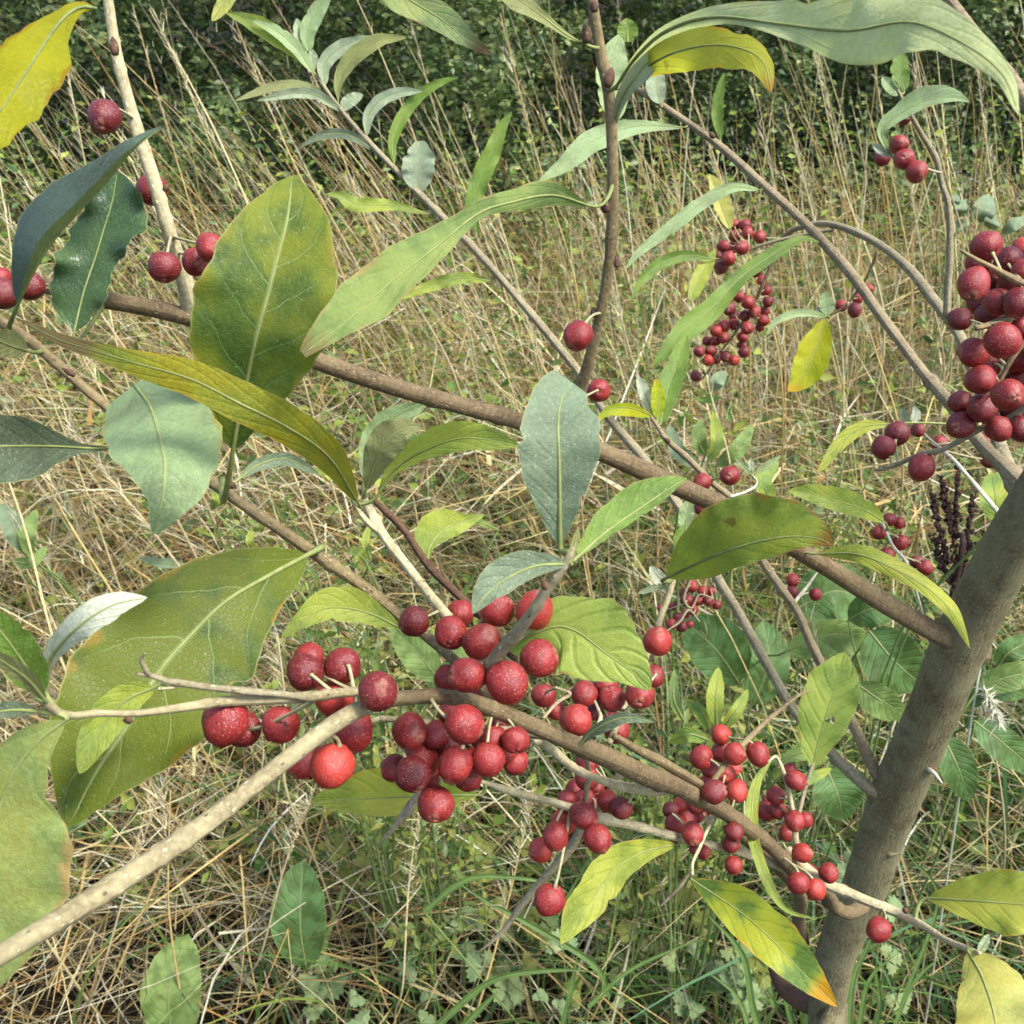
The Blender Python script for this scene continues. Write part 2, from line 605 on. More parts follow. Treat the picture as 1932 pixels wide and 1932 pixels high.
# near-left long branch running to the trunk
B([(-330, 1990, 46, .12), (-120, 1875, 42, .138), (0, 1803, 41, .15), (130, 1725, 40, .162), (260, 1640, 39, .175), (400, 1545, 38, .185), (530, 1440, 36, .195), (640, 1360, 34, .203), (720, 1320, 31, .21)],
  TAN, n=70, sides=20, nodes=5)
B([(700, 1325, 31, .208), (760, 1317, 29, .212), (830, 1313, 28, .22), (900, 1326, 30, .232), (1000, 1368, 33, .25), (1075, 1400, 34, .27), (1150, 1432, 36, .295),
   (1220, 1462, 37, .32), (1290, 1490, 36, .35), (1370, 1535, 30, .385), (1440, 1585, 28, .42), (1500, 1640, 27, .455), (1557, 1679, 25, .485), (1570, 1708, 25, .50), (1598, 1722, 27, .515), (1625, 1710, 30, .535)],
  BROWN, n=110, sides=20, nodes=14, lump=.1)
B([(1160, 1388, 10, .30), (1185, 1405, 16, .315), (1250, 1438, 18, .335), (1320, 1480, 20, .365)], MID, sides=14)
B(QP('H', [(270, 330, 30, .235), (520, 350, 35, .245), (800, 380, 40, .25), (1000, 400, 48, .262), (1150, 425, 40, .275), (1270, 440, 40, .285)]), GREYB, sides=12)
B(QP('H', [(1090, 440, 45, .285), (1180, 500, 50, .295), (1290, 590, 48, .305), (1420, 650, 45, .315), (1560, 690, 52, .33), (1700, 710, 55, .345), (1820, 700, 50, .36)]), PALE, sides=12, nodes=3)
B(QP('H', [(800, 660, 25, .27), (920, 700, 38, .29), (1060, 740, 42, .31), (1200, 775, 42, .33), (1420, 850, 60, .35), (1600, 890, 50, .365), (1780, 940, 45, .38)]) + QP('I', [(250, 985, 45, .405), (420, 1020, 50, .42), (540, 1060, 50, .435), (680, 1120, 45, .46)]), PALE, sides=12, nodes=4)
B(QP('I', [(690, 1020, 60, .455), (780, 1110, 62, .452), (890, 1195, 58, .448), (1000, 1240, 56, .445), (1130, 1295, 52, .44), (1270, 1350, 48, .435), (1400, 1415, 40, .42), (1520, 1490, 36, .405), (1640, 1540, 34, .39), (1700, 1560, 18, .38)]), PALE, n=60, sides=14, nodes=5)
B(QP('I', [(470, 950, 70, .43), (560, 1030, 74, .45), (640, 1100, 76, .47), (720, 1190, 74, .50), (765, 1290, 72, .53), (750, 1380, 70, .57), (770, 1500, 70, .6)]), BROWN, sides=14)
B(QP('I', [(620, 1640, 60, .66), (660, 1720, 80, .64), (740, 1800, 90, .62), (840, 1850, 90, .61)]), DARKB, sides=14)
# upper crossing branch
B([(90, 540, 30, .315), (180, 562, 33, .31), (270, 578, 34, .31), (360, 600, 34, .312), (490, 640, 34, .318), (620, 688, 34, .325), (760, 735, 34, .335), (880, 768, 34, .345), (990, 798, 34, .355), (1150, 860, 35, .37), (1290, 922, 36, .385), (1400, 975, 36, .40),
   (1540, 1058, 36, .42), (1640, 1120, 37, .435), (1740, 1180, 38, .445), (1785, 1203, 40, .447), (1815, 1217, 50, .452), (1836, 1226, 66, .462)], BROWN, n=120, sides=20, nodes=7, lump=.05)
B([(192, -90, 17, .27), (204, 0, 19, .275), (214, 70, 20, .278), (225, 125, 22, .28), (240, 180, 22, .283), (256, 235, 24, .286), (290, 340, 26, .29), (320, 440, 27, .297), (348, 530, 29, .305), (362, 590, 34, .312)], PALE, n=70, sides=16, nodes=5)
B([(1105, -70, 20, .30), (1117, 0, 21, .30), (1132, 90, 22, .305), (1150, 190, 22, .31), (1156, 330, 21, .32), (1153, 440, 21, .33), (1143, 540, 20, .34), (1112, 680, 21, .355), (1092, 750, 22, .365), (1082, 830, 24, .37)], MID, n=70, sides=16, nodes=5)
# thin branch behind, from the trunk up to the left
B([(560, 95, 4, .60), (595, 140, 6, .60), (640, 203, 8, .60), (700, 272, 10, .595), (800, 375, 13, .59), (900, 475, 15, .585), (1000, 590, 16, .58), (1090, 700, 16, .575), (1150, 790, 17, .57), (1220, 872, 18, .565), (1300, 985, 18, .56)] + QP('F', [(330, 1320, 50, .552), (430, 1480, 52, .548), (560, 1720, 54, .542)]) + QP('I', [(730, 290, 56, .535), (950, 540, 58, .528), (1100, 680, 66, .522), (1190, 730, 74, .521), (1280, 765, 84, .522)]), GREYB, n=110, sides=12, nodes=7)
B([(1195, 162, 9, .60), (1270, 213, 12, .595), (1345, 265, 14, .585), (1450, 358, 17, .565), (1530, 432, 18, .55), (1600, 510, 19, .535), (1680, 620, 20, .515), (1740, 700, 21, .495), (1795, 765, 23, .475), (1850, 835, 26, .45), (1905, 890, 34, .425), (1945, 930, 44, .41)], PURP, n=80, sides=14, nodes=6)
B(QP('C', [(660, 1250, 14, .68), (720, 1205, 24, .67), (800, 1182, 28, .66), (900, 1172, 32, .65), (1050, 1215, 40, .63), (1200, 1300, 44, .61), (1330, 1410, 48, .585), (1450, 1560, 52, .555), (1540, 1680, 56, .53), (1610, 1790, 60, .51)]) + [(1860, 760, 24, .47), (1900, 880, 30, .43), (1935, 950, 40, .415)], GREYB, n=80, sides=14, nodes=6)
B(QP('C', [(930, 1205, 18, .645), (850, 1215, 22, .65), (770, 1232, 20, .655), (650, 1258, 18, .66), (560, 1285, 16, .665), (490, 1310, 10, .67)]), GREYB, sides=10)
B(QP('C', [(640, 1290, 10, .665), (625, 1340, 16, .668), (590, 1430, 20, .672), (555, 1510, 20, .675), (530, 1570, 16, .68), (470, 1670, 14, .685), (400, 1770, 12, .69), (330, 1860, 10, .695)]) + QP('F', [(260, 250, 8, .70), (180, 325, 5, .70)]), BROWN, n=50, sides=9)
B(QP('C', [(1165, 1320, 18, .62), (1110, 1450, 16, .63), (1055, 1530, 16, .64), (1000, 1600, 15, .645), (910, 1655, 12, .65), (860, 1660, 6, .65)]), MID, sides=9)
B(QP('C', [(1270, 470, 14, .49), (1300, 530, 18, .49), (1345, 615, 24, .495), (1400, 710, 27, .50), (1470, 830, 30, .505), (1500, 960, 32, .51), (1535, 1080, 34, .515), (1545, 1300, 36, .52), (1535, 1500, 38, .525), (1528, 1660, 42, .528)]), GREYB, n=60, sides=12, nodes=5)
B(QP('C', [(1500, 905, 10, .505), (1440, 890, 12, .495), (1350, 850, 10, .49), (1240, 820, 8, .485)]), PALE, sides=8)
# right-hand heavy cluster, on a limb beyond the frame
B([(2075, 120, 22, .27), (2040, 300, 26, .275), (2015, 480, 30, .285), (2005, 640, 34, .30), (2010, 800, 40, .325), (2060, 830, 46, .36)], GREYB, n=40, sides=14)
B(QP('C', [(1600, 1312, 14, .275), (1680, 1360, 24, .275), (1760, 1400, 30, .277), (1850, 1450, 40, .28), (1932, 1490, 42, .283), (2200, 1600, 44, .287)]), MID, sides=12)
B(QP('C', [(1680, 1720, 30, .283), (1740, 1705, 34, .285), (1830, 1675, 36, .287), (1932, 1640, 38, .29), (2180, 1560, 40, .288)]), MID, sides=12)
B(QP('F', [(1150, 745, 8, .345), (1200, 742, 14, .34), (1300, 702, 24, .335), (1400, 660, 28, .33), (1490, 645, 32, .325), (1600, 590, 32, .32), (1700, 530, 34, .315), (1850, 480, 36, .31), (1980, 380, 38, .305), (2150, 250, 40, .30)]), GREYB, n=40, sides=10, nodes=4)
B(QP('F', [(1780, 330, 16, .30), (1830, 230, 26, .298), (1870, 160, 30, .296), (1960, 60, 34, .295), (2150, 20, 34, .295)]), MID, sides=10)
B(QP('F', [(1410, 560, 14, .50), (1480, 620, 16, .49), (1560, 690, 20, .48), (1640, 780, 22, .47), (1700, 850, 22, .46), (1790, 960, 24, .452), (1880, 1090, 26, .44)]), WHITE, sides=9)
B(QP('F', [(1330, 470, 8, .50), (1360, 510, 10, .50), (1420, 565, 12, .50)]), PALE, sides=8)
# left-hand branches
B([(-120, 500, 22, .25), (-60, 560, 22, .25), (0, 606, 21, .252), (60, 645, 20, .255), (120, 697, 20, .257), (180, 750, 20, .26), (290, 835, 21, .264), (400, 910, 22, .266), (500, 980, 22, .268), (600, 1048, 22, .27), (700, 1118, 21, .272), (760, 1165, 21, .272), (830, 1222, 21, .265), (890, 1275, 20, .25), (940, 1330, 20, .245)], MID, n=90, sides=16, nodes=7)
B(QP('E', [(190, 900, 40, .275), (230, 980, 55, .275), (300, 1100, 54, .272), (400, 1230, 54, .268), (500, 1360, 56, .263), (600, 1480, 58, .258), (660, 1560, 56, .255), (740, 1680, 50, .25), (830, 1830, 46, .245)]), PALE, n=50, sides=14, nodes=4)
B(QP('E', [(130, 900, 22, .27), (190, 1000, 34, .272), (270, 1070, 44, .273), (330, 1130, 46, .272)]), PALE, sides=10)
B(QP('E', [(250, 910, 26, .295), (300, 960, 34, .295), (400, 1060, 40, .295), (530, 1250, 42, .29), (650, 1370, 44, .285), (760, 1470, 46, .28), (850, 1550, 46, .27), (960, 1700, 44, .262), (1000, 1850, 40, .255)]), DARKB, n=40, sides=12, nodes=5)
B(QP('E', [(815, 1850, 60, .222), (840, 1780, 66, .218), (900, 1700, 64, .214), (1000, 1590, 62, .208), (1080, 1480, 60, .203), (1150, 1370, 56, .20), (1210, 1290, 54, .198), (1260, 1215, 44, .197), (1290, 1150, 20, .197)]), GREYB, n=40, sides=16, nodes=3)
B(QP('G', [(200, 215, 36, .170), (250, 260, 44, .172), (320, 305, 44, .174), (400, 315, 40, .176), (500, 303, 40, .178), (700, 305, 40, .183), (880, 285, 42, .188), (1040, 260, 50, .193), (1200, 240, 56, .2), (1450, 228, 58, .206), (1640, 215, 56, .212), (1850, 190, 50, .22), (2080, 190, 44, .226)]), TAN, n=60, sides=14, nodes=5)
B(QP('G', [(720, 98, 16, .186), (790, 105, 28, .188), (880, 135, 34, .19), (960, 148, 38, .192), (1080, 165, 38, .195), (1300, 190, 40, .20), (1480, 205, 38, .205), (1600, 225, 36, .209)]), GREYB, sides=12, nodes=3)
B(QP('G', [(780, 100, 22, .187), (755, 60, 26, .186), (740, 20, 22, .185), (760, -10, 8, .184)]), GREYB, "bud", sides=10)
B(QP('G', [(960, 150, 14, .192), (900, 168, 18, .191), (830, 175, 14, .19)]), PALE, "petiole", sides=8)
# dead twigs below the clusters
B(QP('H', [(260, 1000, 10, .262), (330, 920, 30, .258), (400, 840, 40, .255), (450, 770, 42, .252), (520, 660, 34, .25), (600, 560, 30, .248), (700, 420, 26, .245)]), DEAD, sides=10, lump=.25)
B(QP('H', [(780, 1560, 8, .375), (850, 1510, 18, .372), (930, 1430, 26, .37), (1010, 1320, 34, .367), (1080, 1230, 40, .364), (1170, 1130, 46, .36), (1240, 1050, 50, .357), (1310, 950, 48, .354), (1340, 850, 36, .35), (1350, 760, 30, .345), (1365, 620, 28, .335), (1350, 500, 26, .32), (1320, 420, 26, .30)]), GREYB, n=50, sides=12, nodes=4)
B(QP('H', [(1400, 840, 18, .352), (1440, 790, 30, .35), (1490, 690, 36, .346), (1535, 620, 34, .342), (1548, 600, 10, .34)]), PALE, sides=10)
B(QP('H', [(1400, 420, 30, .275), (1430, 330, 24, .28), (1420, 290, 18, .285), (1400, 240, 14, .29)]), PALE, sides=9)
B(QP('H', [(1130, 330, 14, .285), (1200, 250, 18, .288), (1270, 200, 20, .29), (1200, 170, 12, .29)]), DEAD, sides=9)
B(QP('H', [(1520, 340, 14, .30), (1580, 270, 16, .30), (1660, 180, 16, .302), (1720, 100, 10, .305)]), PALE, sides=8)
# right lower cluster twigs
B(QP('I', [(280, 700, 30, .375), (330, 620, 34, .38), (390, 540, 30, .385), (460, 465, 30, .39), (560, 365, 28, .395), (680, 262, 22, .40), (760, 205, 14, .402), (822, 180, 6, .404)]), MID, n=36, sides=10, nodes=4)
B(QP('I', [(740, 1040, 36, .448), (735, 950, 34, .446), (722, 840, 30, .444), (705, 740, 28, .442), (680, 640, 24, .44), (655, 570, 20, .438), (630, 530, 16, .436), (590, 560, 10, .43)]), PALE, n=36, sides=10)
B(QP('I', [(740, 900, 20, .446), (760, 800, 22, .448), (790, 680, 22, .45), (815, 600, 20, .45), (830, 560, 14, .45)]), GREYB, sides=9)
B(QP('I', [(310, 830, 24, .39), (270, 920, 20, .385), (230, 1010, 20, .38), (195, 1090, 18, .375), (195, 1150, 14, .37)]), PALE, sides=9)
B(QP('I', [(195, 1120, 14, .375), (130, 1210, 18, .378), (80, 1265, 16, .38), (20, 1320, 5, .382)]), DEAD, sides=9, lump=.2)
B(QP('I', [(90, 830, 12, .38), (190, 900, 16, .385), (280, 850, 18, .39), (330, 790, 16, .395)]), PALE, sides=8)
# centre-right twigs behind
B(QP('F', [(-20, 470, 18, .50), (20, 530, 26, .50), (60, 590, 30, .50), (170, 685, 34, .505), (300, 815, 36, .508), (400, 900, 38, .51), (500, 1080, 40, .512), (560, 1220, 42, .514), (640, 1340, 44, .515), (740, 1480, 46, .516), (800, 1620, 48, .517), (870, 1760, 50, .518)]) + QP('I', [(1040, 370, 54, .519), (1100, 500, 56, .52), (1160, 620, 66, .52), (1230, 720, 76, .522)]), PURP, n=80, sides=12, nodes=5)
B(QP('F', [(10, 1580, 34, .35), (30, 1510, 36, .35), (65, 1420, 36, .352), (90, 1330, 34, .354), (120, 1220, 24, .36)]), TAN, sides=10)
B([(1240, 1190, 12, .35), (1215, 1250, 12, .345), (1180, 1330, 12, .33), (1150, 1400, 12, .30)], TAN, sides=9)
B(QP('F', [(395, 885, 14, .505), (470, 862, 14, .51), (525, 830, 13, .515), (530, 800, 12, .515), (505, 770, 10, .515)]), WHITE, sides=8)
B(QP('F', [(720, 1450, 20, .515), (760, 1400, 18, .52), (800, 1350, 16, .525), (850, 1280, 8, .53)]), WHITE, sides=8)
B(QP('F', [(800, 1390, 8, .524), (780, 1395, 10, .522), (750, 1412, 12, .519)]), WHITE, sides=8)
B(QP('F', [(1340, 1290, 12, .46), (1310, 1220, 15, .47), (1250, 1150, 15, .475), (1215, 1080, 13, .48), (1190, 1010, 8, .485)]) , WHITE, sides=8)
B(QP('F', [(1340, 1280, 12, .46), (1400, 1500, 16, .462), (1440, 1640, 18, .464), (1470, 1750, 20, .48)]), WHITE, sides=8)
B(QP('F', [(190, 1310, 10, .65), (150, 1420, 14, .65), (190, 1470, 14, .65), (230, 1400, 10, .65), (300, 1420, 8, .65)]), GREYB, sides=8)
B(QP('F', [(60, 1590, 8, .64), (130, 1540, 12, .645), (175, 1480, 14, .65), (230, 1540, 10, .65)]), GREYB, sides=8)
# pinkish brown limb at the top right, close to the lens
B([(1740, -80, 20, .20), (1775, -20, 22, .20), (1800, 15, 22, .20), (1850, 80, 24, .198), (1900, 140, 26, .195), (1960, 225, 28, .19), (2060, 330, 30, .19)], PURP, n=36, sides=14)

# buds at the leaf joints of the upright stems
def bud(x, y, d, wd, ln, ang, mat=DARKB):
    a = math.radians(ang)
    dx, dy = math.cos(a) * ln, -math.sin(a) * ln
    branch([(x, y, wd * .7, d), (x + dx * .35, y + dy * .35, wd, d), (x + dx * .7, y + dy * .7, wd * .8, d), (x + dx, y + dy, wd * .15, d)], mat, "bud", n=10, sides=10, lump=.12, samp=False)
for a in [(*q('B', 1360, 220), .298, 18, 36, 95), (*q('B', 1465, 450), .302, 20, 36, 75), (*q('B', 1460, 1110), .316, 16, 26, 100), (*q('B', 1515, 1400), .33, 12, 26, 85), (*q('B', 1395, 1660), .345, 11, 18, 95),
          (*q('B', 1400, 60), .293, 14, 24, 95), (*q('A', 605, 285), .274, 16, 34, 100), (*q('A', 860, 1000), .283, 10, 16, 60), (*q('E', 1145, 1370), .195, 13, 18, 110), (*q('F', 75, 600), .495, 8, 12, 140),
          (*q('D', 1225, 830), .262, 14, 30, 160), (*q('D', 390, 250), .25, 10, 26, 150), (*q('C', 310, 720), .58, 9, 14, 140), (*q('E', 530, 1300), .288, 9, 10, 200), (*q('G', 690, 335), .182, 14, 16, 190), (*q('I', 1300, 1340), .428, 12, 10, 20)]:
    bud(*a)

# ------------------------------------------------------------------ leaves
SAMP = np.array(SAMPLES)


def nearest(p, maxd=.09):
    d = np.linalg.norm(SAMP[:, :3] - np.array(p), axis=1) - SAMP[:, 3] * .6
    i = int(np.argmin(d))
    return SAMP[i], d[i]


def prof(t):
    f = np.power(np.clip(t, 0, 1), .62) * np.power(np.clip(1 - t, 0, 1), .72)
    return f / .3955


LEAFCOUNT = [0]
WARN = []


def widths(wv, t):
    if np.isscalar(wv):
        return wv * prof(t)
    a = np.array(wv, float)
    x = np.linspace(0, 1, len(a))
    c = catmull(np.stack([x, np.zeros_like(x), a], 1), 80)
    r = np.interp(t, c[:, 0], c[:, 2])
    # round the ends
    if a[0] == 0:
        k = 1 / (len(a) - 1)
        m = t < k
        r[m] = a[1] * np.power(t[m] / k, .7)
    if a[-1] == 0:
        k = 1 / (len(a) - 1)
        m = t > 1 - k
        r[m] = a[-2] * np.power(np.clip((1 - t[m]) / k, 0, 1), .75)
    return r


def leaf(mid, wl, wr, d, mat, side='top', fold=-.25, roll=None, ruf=.1, parent=None, attach=True, label=None, name="leaf", rib=M_RIB,
         ribr=.00035, NV=36, arch=0.0, jag=.03, foldr=None, to=None, pet=True, hole=()):
    LEAFCOUNT[0] += 1
    rs = np.random.RandomState(LEAFCOUNT[0] * 13 + 5)
    C = catmull(mid, 60)
    t = np.linspace(0, 1, NV)
    x = np.interp(t, np.linspace(0, 1, 60), C[:, 0])
    y = np.interp(t, np.linspace(0, 1, 60), C[:, 1])
    dd = np.interp(t, np.linspace(0, 1, len(d)), d) if not np.isscalar(d) else np.full(NV, d)
    if not np.isscalar(d) and len(d) > 2:
        cc = catmull(np.stack([np.linspace(0, 1, len(d)), np.zeros(len(d)), np.array(d)], 1), 60)
        dd = np.interp(t, cc[:, 0], cc[:, 2])
    px2m = dd / 1932
    lenpx = np.sum(np.hypot(np.diff(x), np.diff(y)))
    dd = dd - arch * lenpx * px2m * np.sin(np.pi * t)
    hx, hy = np.gradient(x), np.gradient(y)
    hn = np.hypot(hx, hy) + 1e-9
    hx, hy = hx / hn, hy / hn
    # smooth headings
    ker = np.ones(5) / 5
    for arr in (hx, hy):
        arr[:] = np.convolve(np.pad(arr, 2, mode='edge'), ker, 'valid')
    lx, ly = hy, -hx
    WL, WR = widths(wl, t), widths(wr, t)
    if roll is None:
        roll = rs.uniform(-.25, .25)
    NS = 6
    sarr = np.concatenate([np.linspace(1, 0, NS)[:-1], -np.linspace(0, 1, NS)])
    ph = rs.rand(4) * 6.28
    cyc = rs.uniform(2.0, 3.4, 2)
    V, UV = [], []
    fr = fold if foldr is None else foldr
    bites = [(rs.uniform(.25, .9), rs.uniform(.08, .26), rs.uniform(.015, .035), rs.randint(2)) for _ in range(rs.choice([0, 0, 1, 2, 3]))] if parent is None else []
    for s in sarr:
        a = abs(s)
        W = WL if s > 0 else WR
        sg = 1 if s > 0 else -1
        k = 0 if s > 0 else 1
        f = fold if s > 0 else fr
        jg = 1 + jag * a ** 4 * (np.sin(t * 37 + ph[k]) * .5 + np.sin(t * 71 + ph[k + 2]) * .5 + .8 * np.sin(t * 6.28 * cyc[k] * 1.5 + ph[k]))
        for (bt, ba, bw, bk) in bites:
            if bk == k:
                jg = jg - ba * a ** 3 * np.exp(-((t - bt) / bw) ** 2)
        off = W * a * jg
        px = x + lx * off * sg
        py = y + ly * off * sg
        aw = np.abs(W) * px2m
        dep = dd + aw * (f * a ** 1.25 + roll * sg * a) + aw * ruf * a ** 2 * (np.sin(t * 6.28 * cyc[k] + ph[k]) + .5 * np.sin(t * 6.28 * cyc[k] * 2.1 + ph[k + 2]))
        V.append(at_np(px, py, dep))
        UV.append(np.stack([np.full(NV, .5 + .5 * s), t], 1))
    V = np.stack(V, 1)
    UV = np.stack(UV, 1)
    nc = len(sarr)
    idx = np.arange(NV * nc).reshape(NV, nc)
    F = np.stack([idx[:-1, :-1], idx[:-1, 1:], idx[1:, 1:], idx[1:, :-1]], -1)
    Vf = V.reshape(-1, 3)
    Fl = F[:, :NS - 1].reshape(-1, 4)
    if np.mean(np.abs(WR)) > np.mean(np.abs(WL)):
        Fl = F[:, NS - 1:].reshape(-1, 4)
    nr = np.cross(Vf[Fl[:, 1]] - Vf[Fl[:, 0]], Vf[Fl[:, 3]] - Vf[Fl[:, 0]]).sum(0)
    toc = np.array(CAM) - Vf.mean(0)
    F = F.reshape(-1, 4)
    if (np.dot(nr, toc) > 0) != (side == 'top'):
        F = F[:, ::-1]
    if hole:
        F = np.delete(F, [a * (nc - 1) + b_ for a, b_ in hole], 0)
    par = parent or SHRUB
    o = mesh_obj(name, Vf, np.ascontiguousarray(F), mat, par, UV.reshape(-1, 2), label=label)
    # midrib (+ petiole to the wood)
    mp = V[:, NS - 1]
    rr = ribr * np.interp(t, [0, .5, 1], [1, .6, .18])
    pts, rad = mp[:-1], rr[:-1]
    if attach:
        p0 = mp[0]
        tgt = None
        if to is not None:
            tgt = np.array(to)
            dist = np.linalg.norm(tgt - p0)
        else:
            sm, dist = nearest(p0)
            tgt = sm[:3]
        if dist < .05:
            h = mp[0] - mp[2]
            h /= np.linalg.norm(h) + 1e-9
            gap = np.linalg.norm(tgt - p0)
            cpt = p0 + h * gap * .45
            tt = np.linspace(0, 1, 8)[:-1, None]
            pet_ = (1 - tt) ** 2 * tgt + 2 * tt * (1 - tt) * cpt + tt ** 2 * p0
            pts = np.vstack([pet_, mp[:-1]])
            rad = np.concatenate([np.linspace(ribr * 1.9, ribr * 1.25, 7), rr[:-1]])
        else:
            WARN.append((LEAFCOUNT[0], round(float(dist), 3), tuple(int(v) for v in mid[0])))
    Vt, Ft, uvt = tube(pts, rad, 7, 0)
    mesh_obj("midrib", Vt, Ft, rib, o, uvt)
    return o


# leaf colour families
def LM(**k):
    return leaf_mat(**k)
SIL_U = (150, 160, 138)
GREEN = dict(top=(76, 100, 38), under=(160, 168, 134), patch=(122, 128, 34), pamt=.7, vein=(160, 170, 104))
m_big = LM(**GREEN, vs_=.65, edge=(150, 140, 50), eamt=.3, npair=6, spots=.05)
m_big2 = LM(top=(58, 86, 32), under=SIL_U, patch=(98, 106, 14), pamt=.95, edge=(140, 116, 26), eamt=.25, vein=(140, 154, 88), npair=5, spots=.12, vs_=.9, spk=.12)
m_dark = LM(top=(82, 97, 80), under=(126, 138, 84), patch=(74, 92, 74), pamt=.3, vein=(110, 124, 88), vs_=.2, spk=.1, rough=.42, trans=.15, npair=8, spots=.03)
m_dark2 = LM(top=(58, 82, 50), under=SIL_U, patch=(68, 90, 48), pamt=.5, vein=(126, 138, 84), vs_=.35, rough=.3, trans=.18, npair=6, spots=.05)
m_yglow_painted = LM(top=(120, 122, 16), under=(178, 176, 34), patch=(176, 168, 20), pamt=.7, edge=(170, 130, 16), eamt=.3, vein=(116, 112, 34), vs_=.5, trans=.66, tcol=(236, 226, 30), npair=6, spots=.05)  # backlit glow put into the bright underside and patch colours
m_yback2 = LM(top=(132, 140, 44), under=(166, 170, 58), patch=(172, 164, 40), pamt=.6, edge=(200, 146, 24), eamt=.5, tip=(176, 110, 40), tip0=.93, vein=(110, 116, 48), vs_=.5, trans=.62, tcol=(222, 220, 56), npair=7)
m_long = LM(top=(108, 128, 66), under=(146, 146, 56), patch=(138, 148, 78), pamt=.4, edge=(160, 136, 86), eamt=.45, tip=(112, 86, 58), tip0=.93, vein=(116, 136, 84), vs_=.4, rough=.6, spots=.03)
m_olive = LM(top=(138, 142, 44), under=(150, 150, 74), patch=(146, 134, 24), pamt=.6, tip=(118, 90, 58), tip0=.76, edge=(170, 140, 30), eamt=.35, vein=(102, 104, 40), vs_=.45, spots=.18)
m_silv = LM(top=(128, 146, 98), under=(158, 168, 138), patch=(130, 152, 100), pamt=.5, vein=(186, 192, 146), vs_=.4, spk=.8, rough=.55, trans=.22, npair=6, spots=.04, edge=(150, 140, 60), eamt=.12)
m_sil2 = LM(top=(98, 112, 84), under=(140, 152, 136), vein=(156, 166, 130), vs_=.35, spk=.7, rough=.55, trans=.15, npair=7, spots=.04)
m_silw = LM(top=(138, 150, 116), under=(176, 180, 154), vein=(196, 202, 172), vs_=.3, spk=.8, rough=.6, trans=.22, npair=7, spots=0)
m_sild = LM(top=(80, 92, 68), under=(118, 130, 116), vein=(150, 160, 130), vs_=.3, spk=.5, rough=.5, trans=.12, npair=7, spots=.03)
m_light = LM(top=(136, 154, 66), under=(170, 180, 116), patch=(166, 172, 66), pamt=.5, vein=(180, 190, 120), vs_=.35, spk=.3, trans=.45, npair=7, spots=.06)
m_light2 = LM(top=(130, 152, 68), under=(170, 182, 128), patch=(162, 172, 78), pamt=.4, vein=(112, 136, 60), vs_=.4, spk=.3, trans=.42, edge=(140, 106, 50), eamt=.25, npair=7, spots=.12, quilt=.6)
m_green = LM(top=(102, 130, 50), under=(150, 160, 84), patch=(126, 146, 62), pamt=.4, vein=(140, 160, 84), vs_=.3, spk=.45, trans=.36, npair=7, spots=.04)
m_yg = LM(top=(144, 158, 62), under=(176, 184, 110), patch=(178, 178, 72), pamt=.6, vein=(124, 142, 64), vs_=.35, trans=.44, edge=(196, 160, 60), eamt=.3, npair=7, spots=.08, quilt=.35)
m_yell = LM(top=(174, 178, 92), under=(186, 186, 120), patch=(188, 180, 84), pamt=.6, vein=(196, 192, 120), vs_=.35, spk=.5, trans=.4, npair=6, spots=.08, edge=(204, 164, 70), eamt=.4)
m_lime = LM(top=(156, 170, 24), under=(164, 172, 70), patch=(176, 170, 20), pamt=.5, vein=(120, 140, 30), vs_=.4, trans=.5, tcol=(210, 216, 30), tip=(206, 162, 24), tip0=.9, npair=7, spots=.1)
m_orange = LM(top=(104, 134, 54), under=(160, 168, 96), patch=(172, 172, 44), pamt=.8, vein=(96, 116, 50), vs_=.4, trans=.36, tip=(204, 142, 24), tip0=.8, edge=(206, 160, 40), eamt=.3, npair=7, spots=.08)
m_brtip = LM(top=(130, 146, 92), under=(160, 170, 128), patch=(158, 164, 92), pamt=.4, vein=(116, 138, 84), vs_=.4, tip=(104, 58, 38), tip0=.78, edge=(140, 96, 60), eamt=.3, trans=.34, npair=7)
m_bredge = LM(top=(116, 134, 54), under=(150, 164, 86), patch=(136, 146, 50), pamt=.6, vein=(92, 120, 52), vs_=.45, edge=(150, 98, 54), eamt=.45, tip=(150, 98, 50), tip0=.93, trans=.36, npair=7, spots=.08)
m_giant = LM(top=(176, 188, 124), under=(142, 146, 70), patch=(170, 178, 132), pamt=.4, vein=(140, 156, 116), vs_=.18, rough=.65, trans=.4, npair=8, spots=0, edge=(150, 150, 80), eamt=.3)
m_blur = LM(top=(128, 144, 78), under=(150, 160, 104), patch=(140, 142, 66), pamt=.5, vein=(160, 170, 110), vs_=.3, edge=(184, 146, 90), eamt=.4, trans=.34, npair=5, spots=0, rough=.6)
m_olu = LM(top=(120, 124, 70), under=(128, 130, 82), vein=(140, 140, 90), vs_=.3, trans=.2, spots=0)

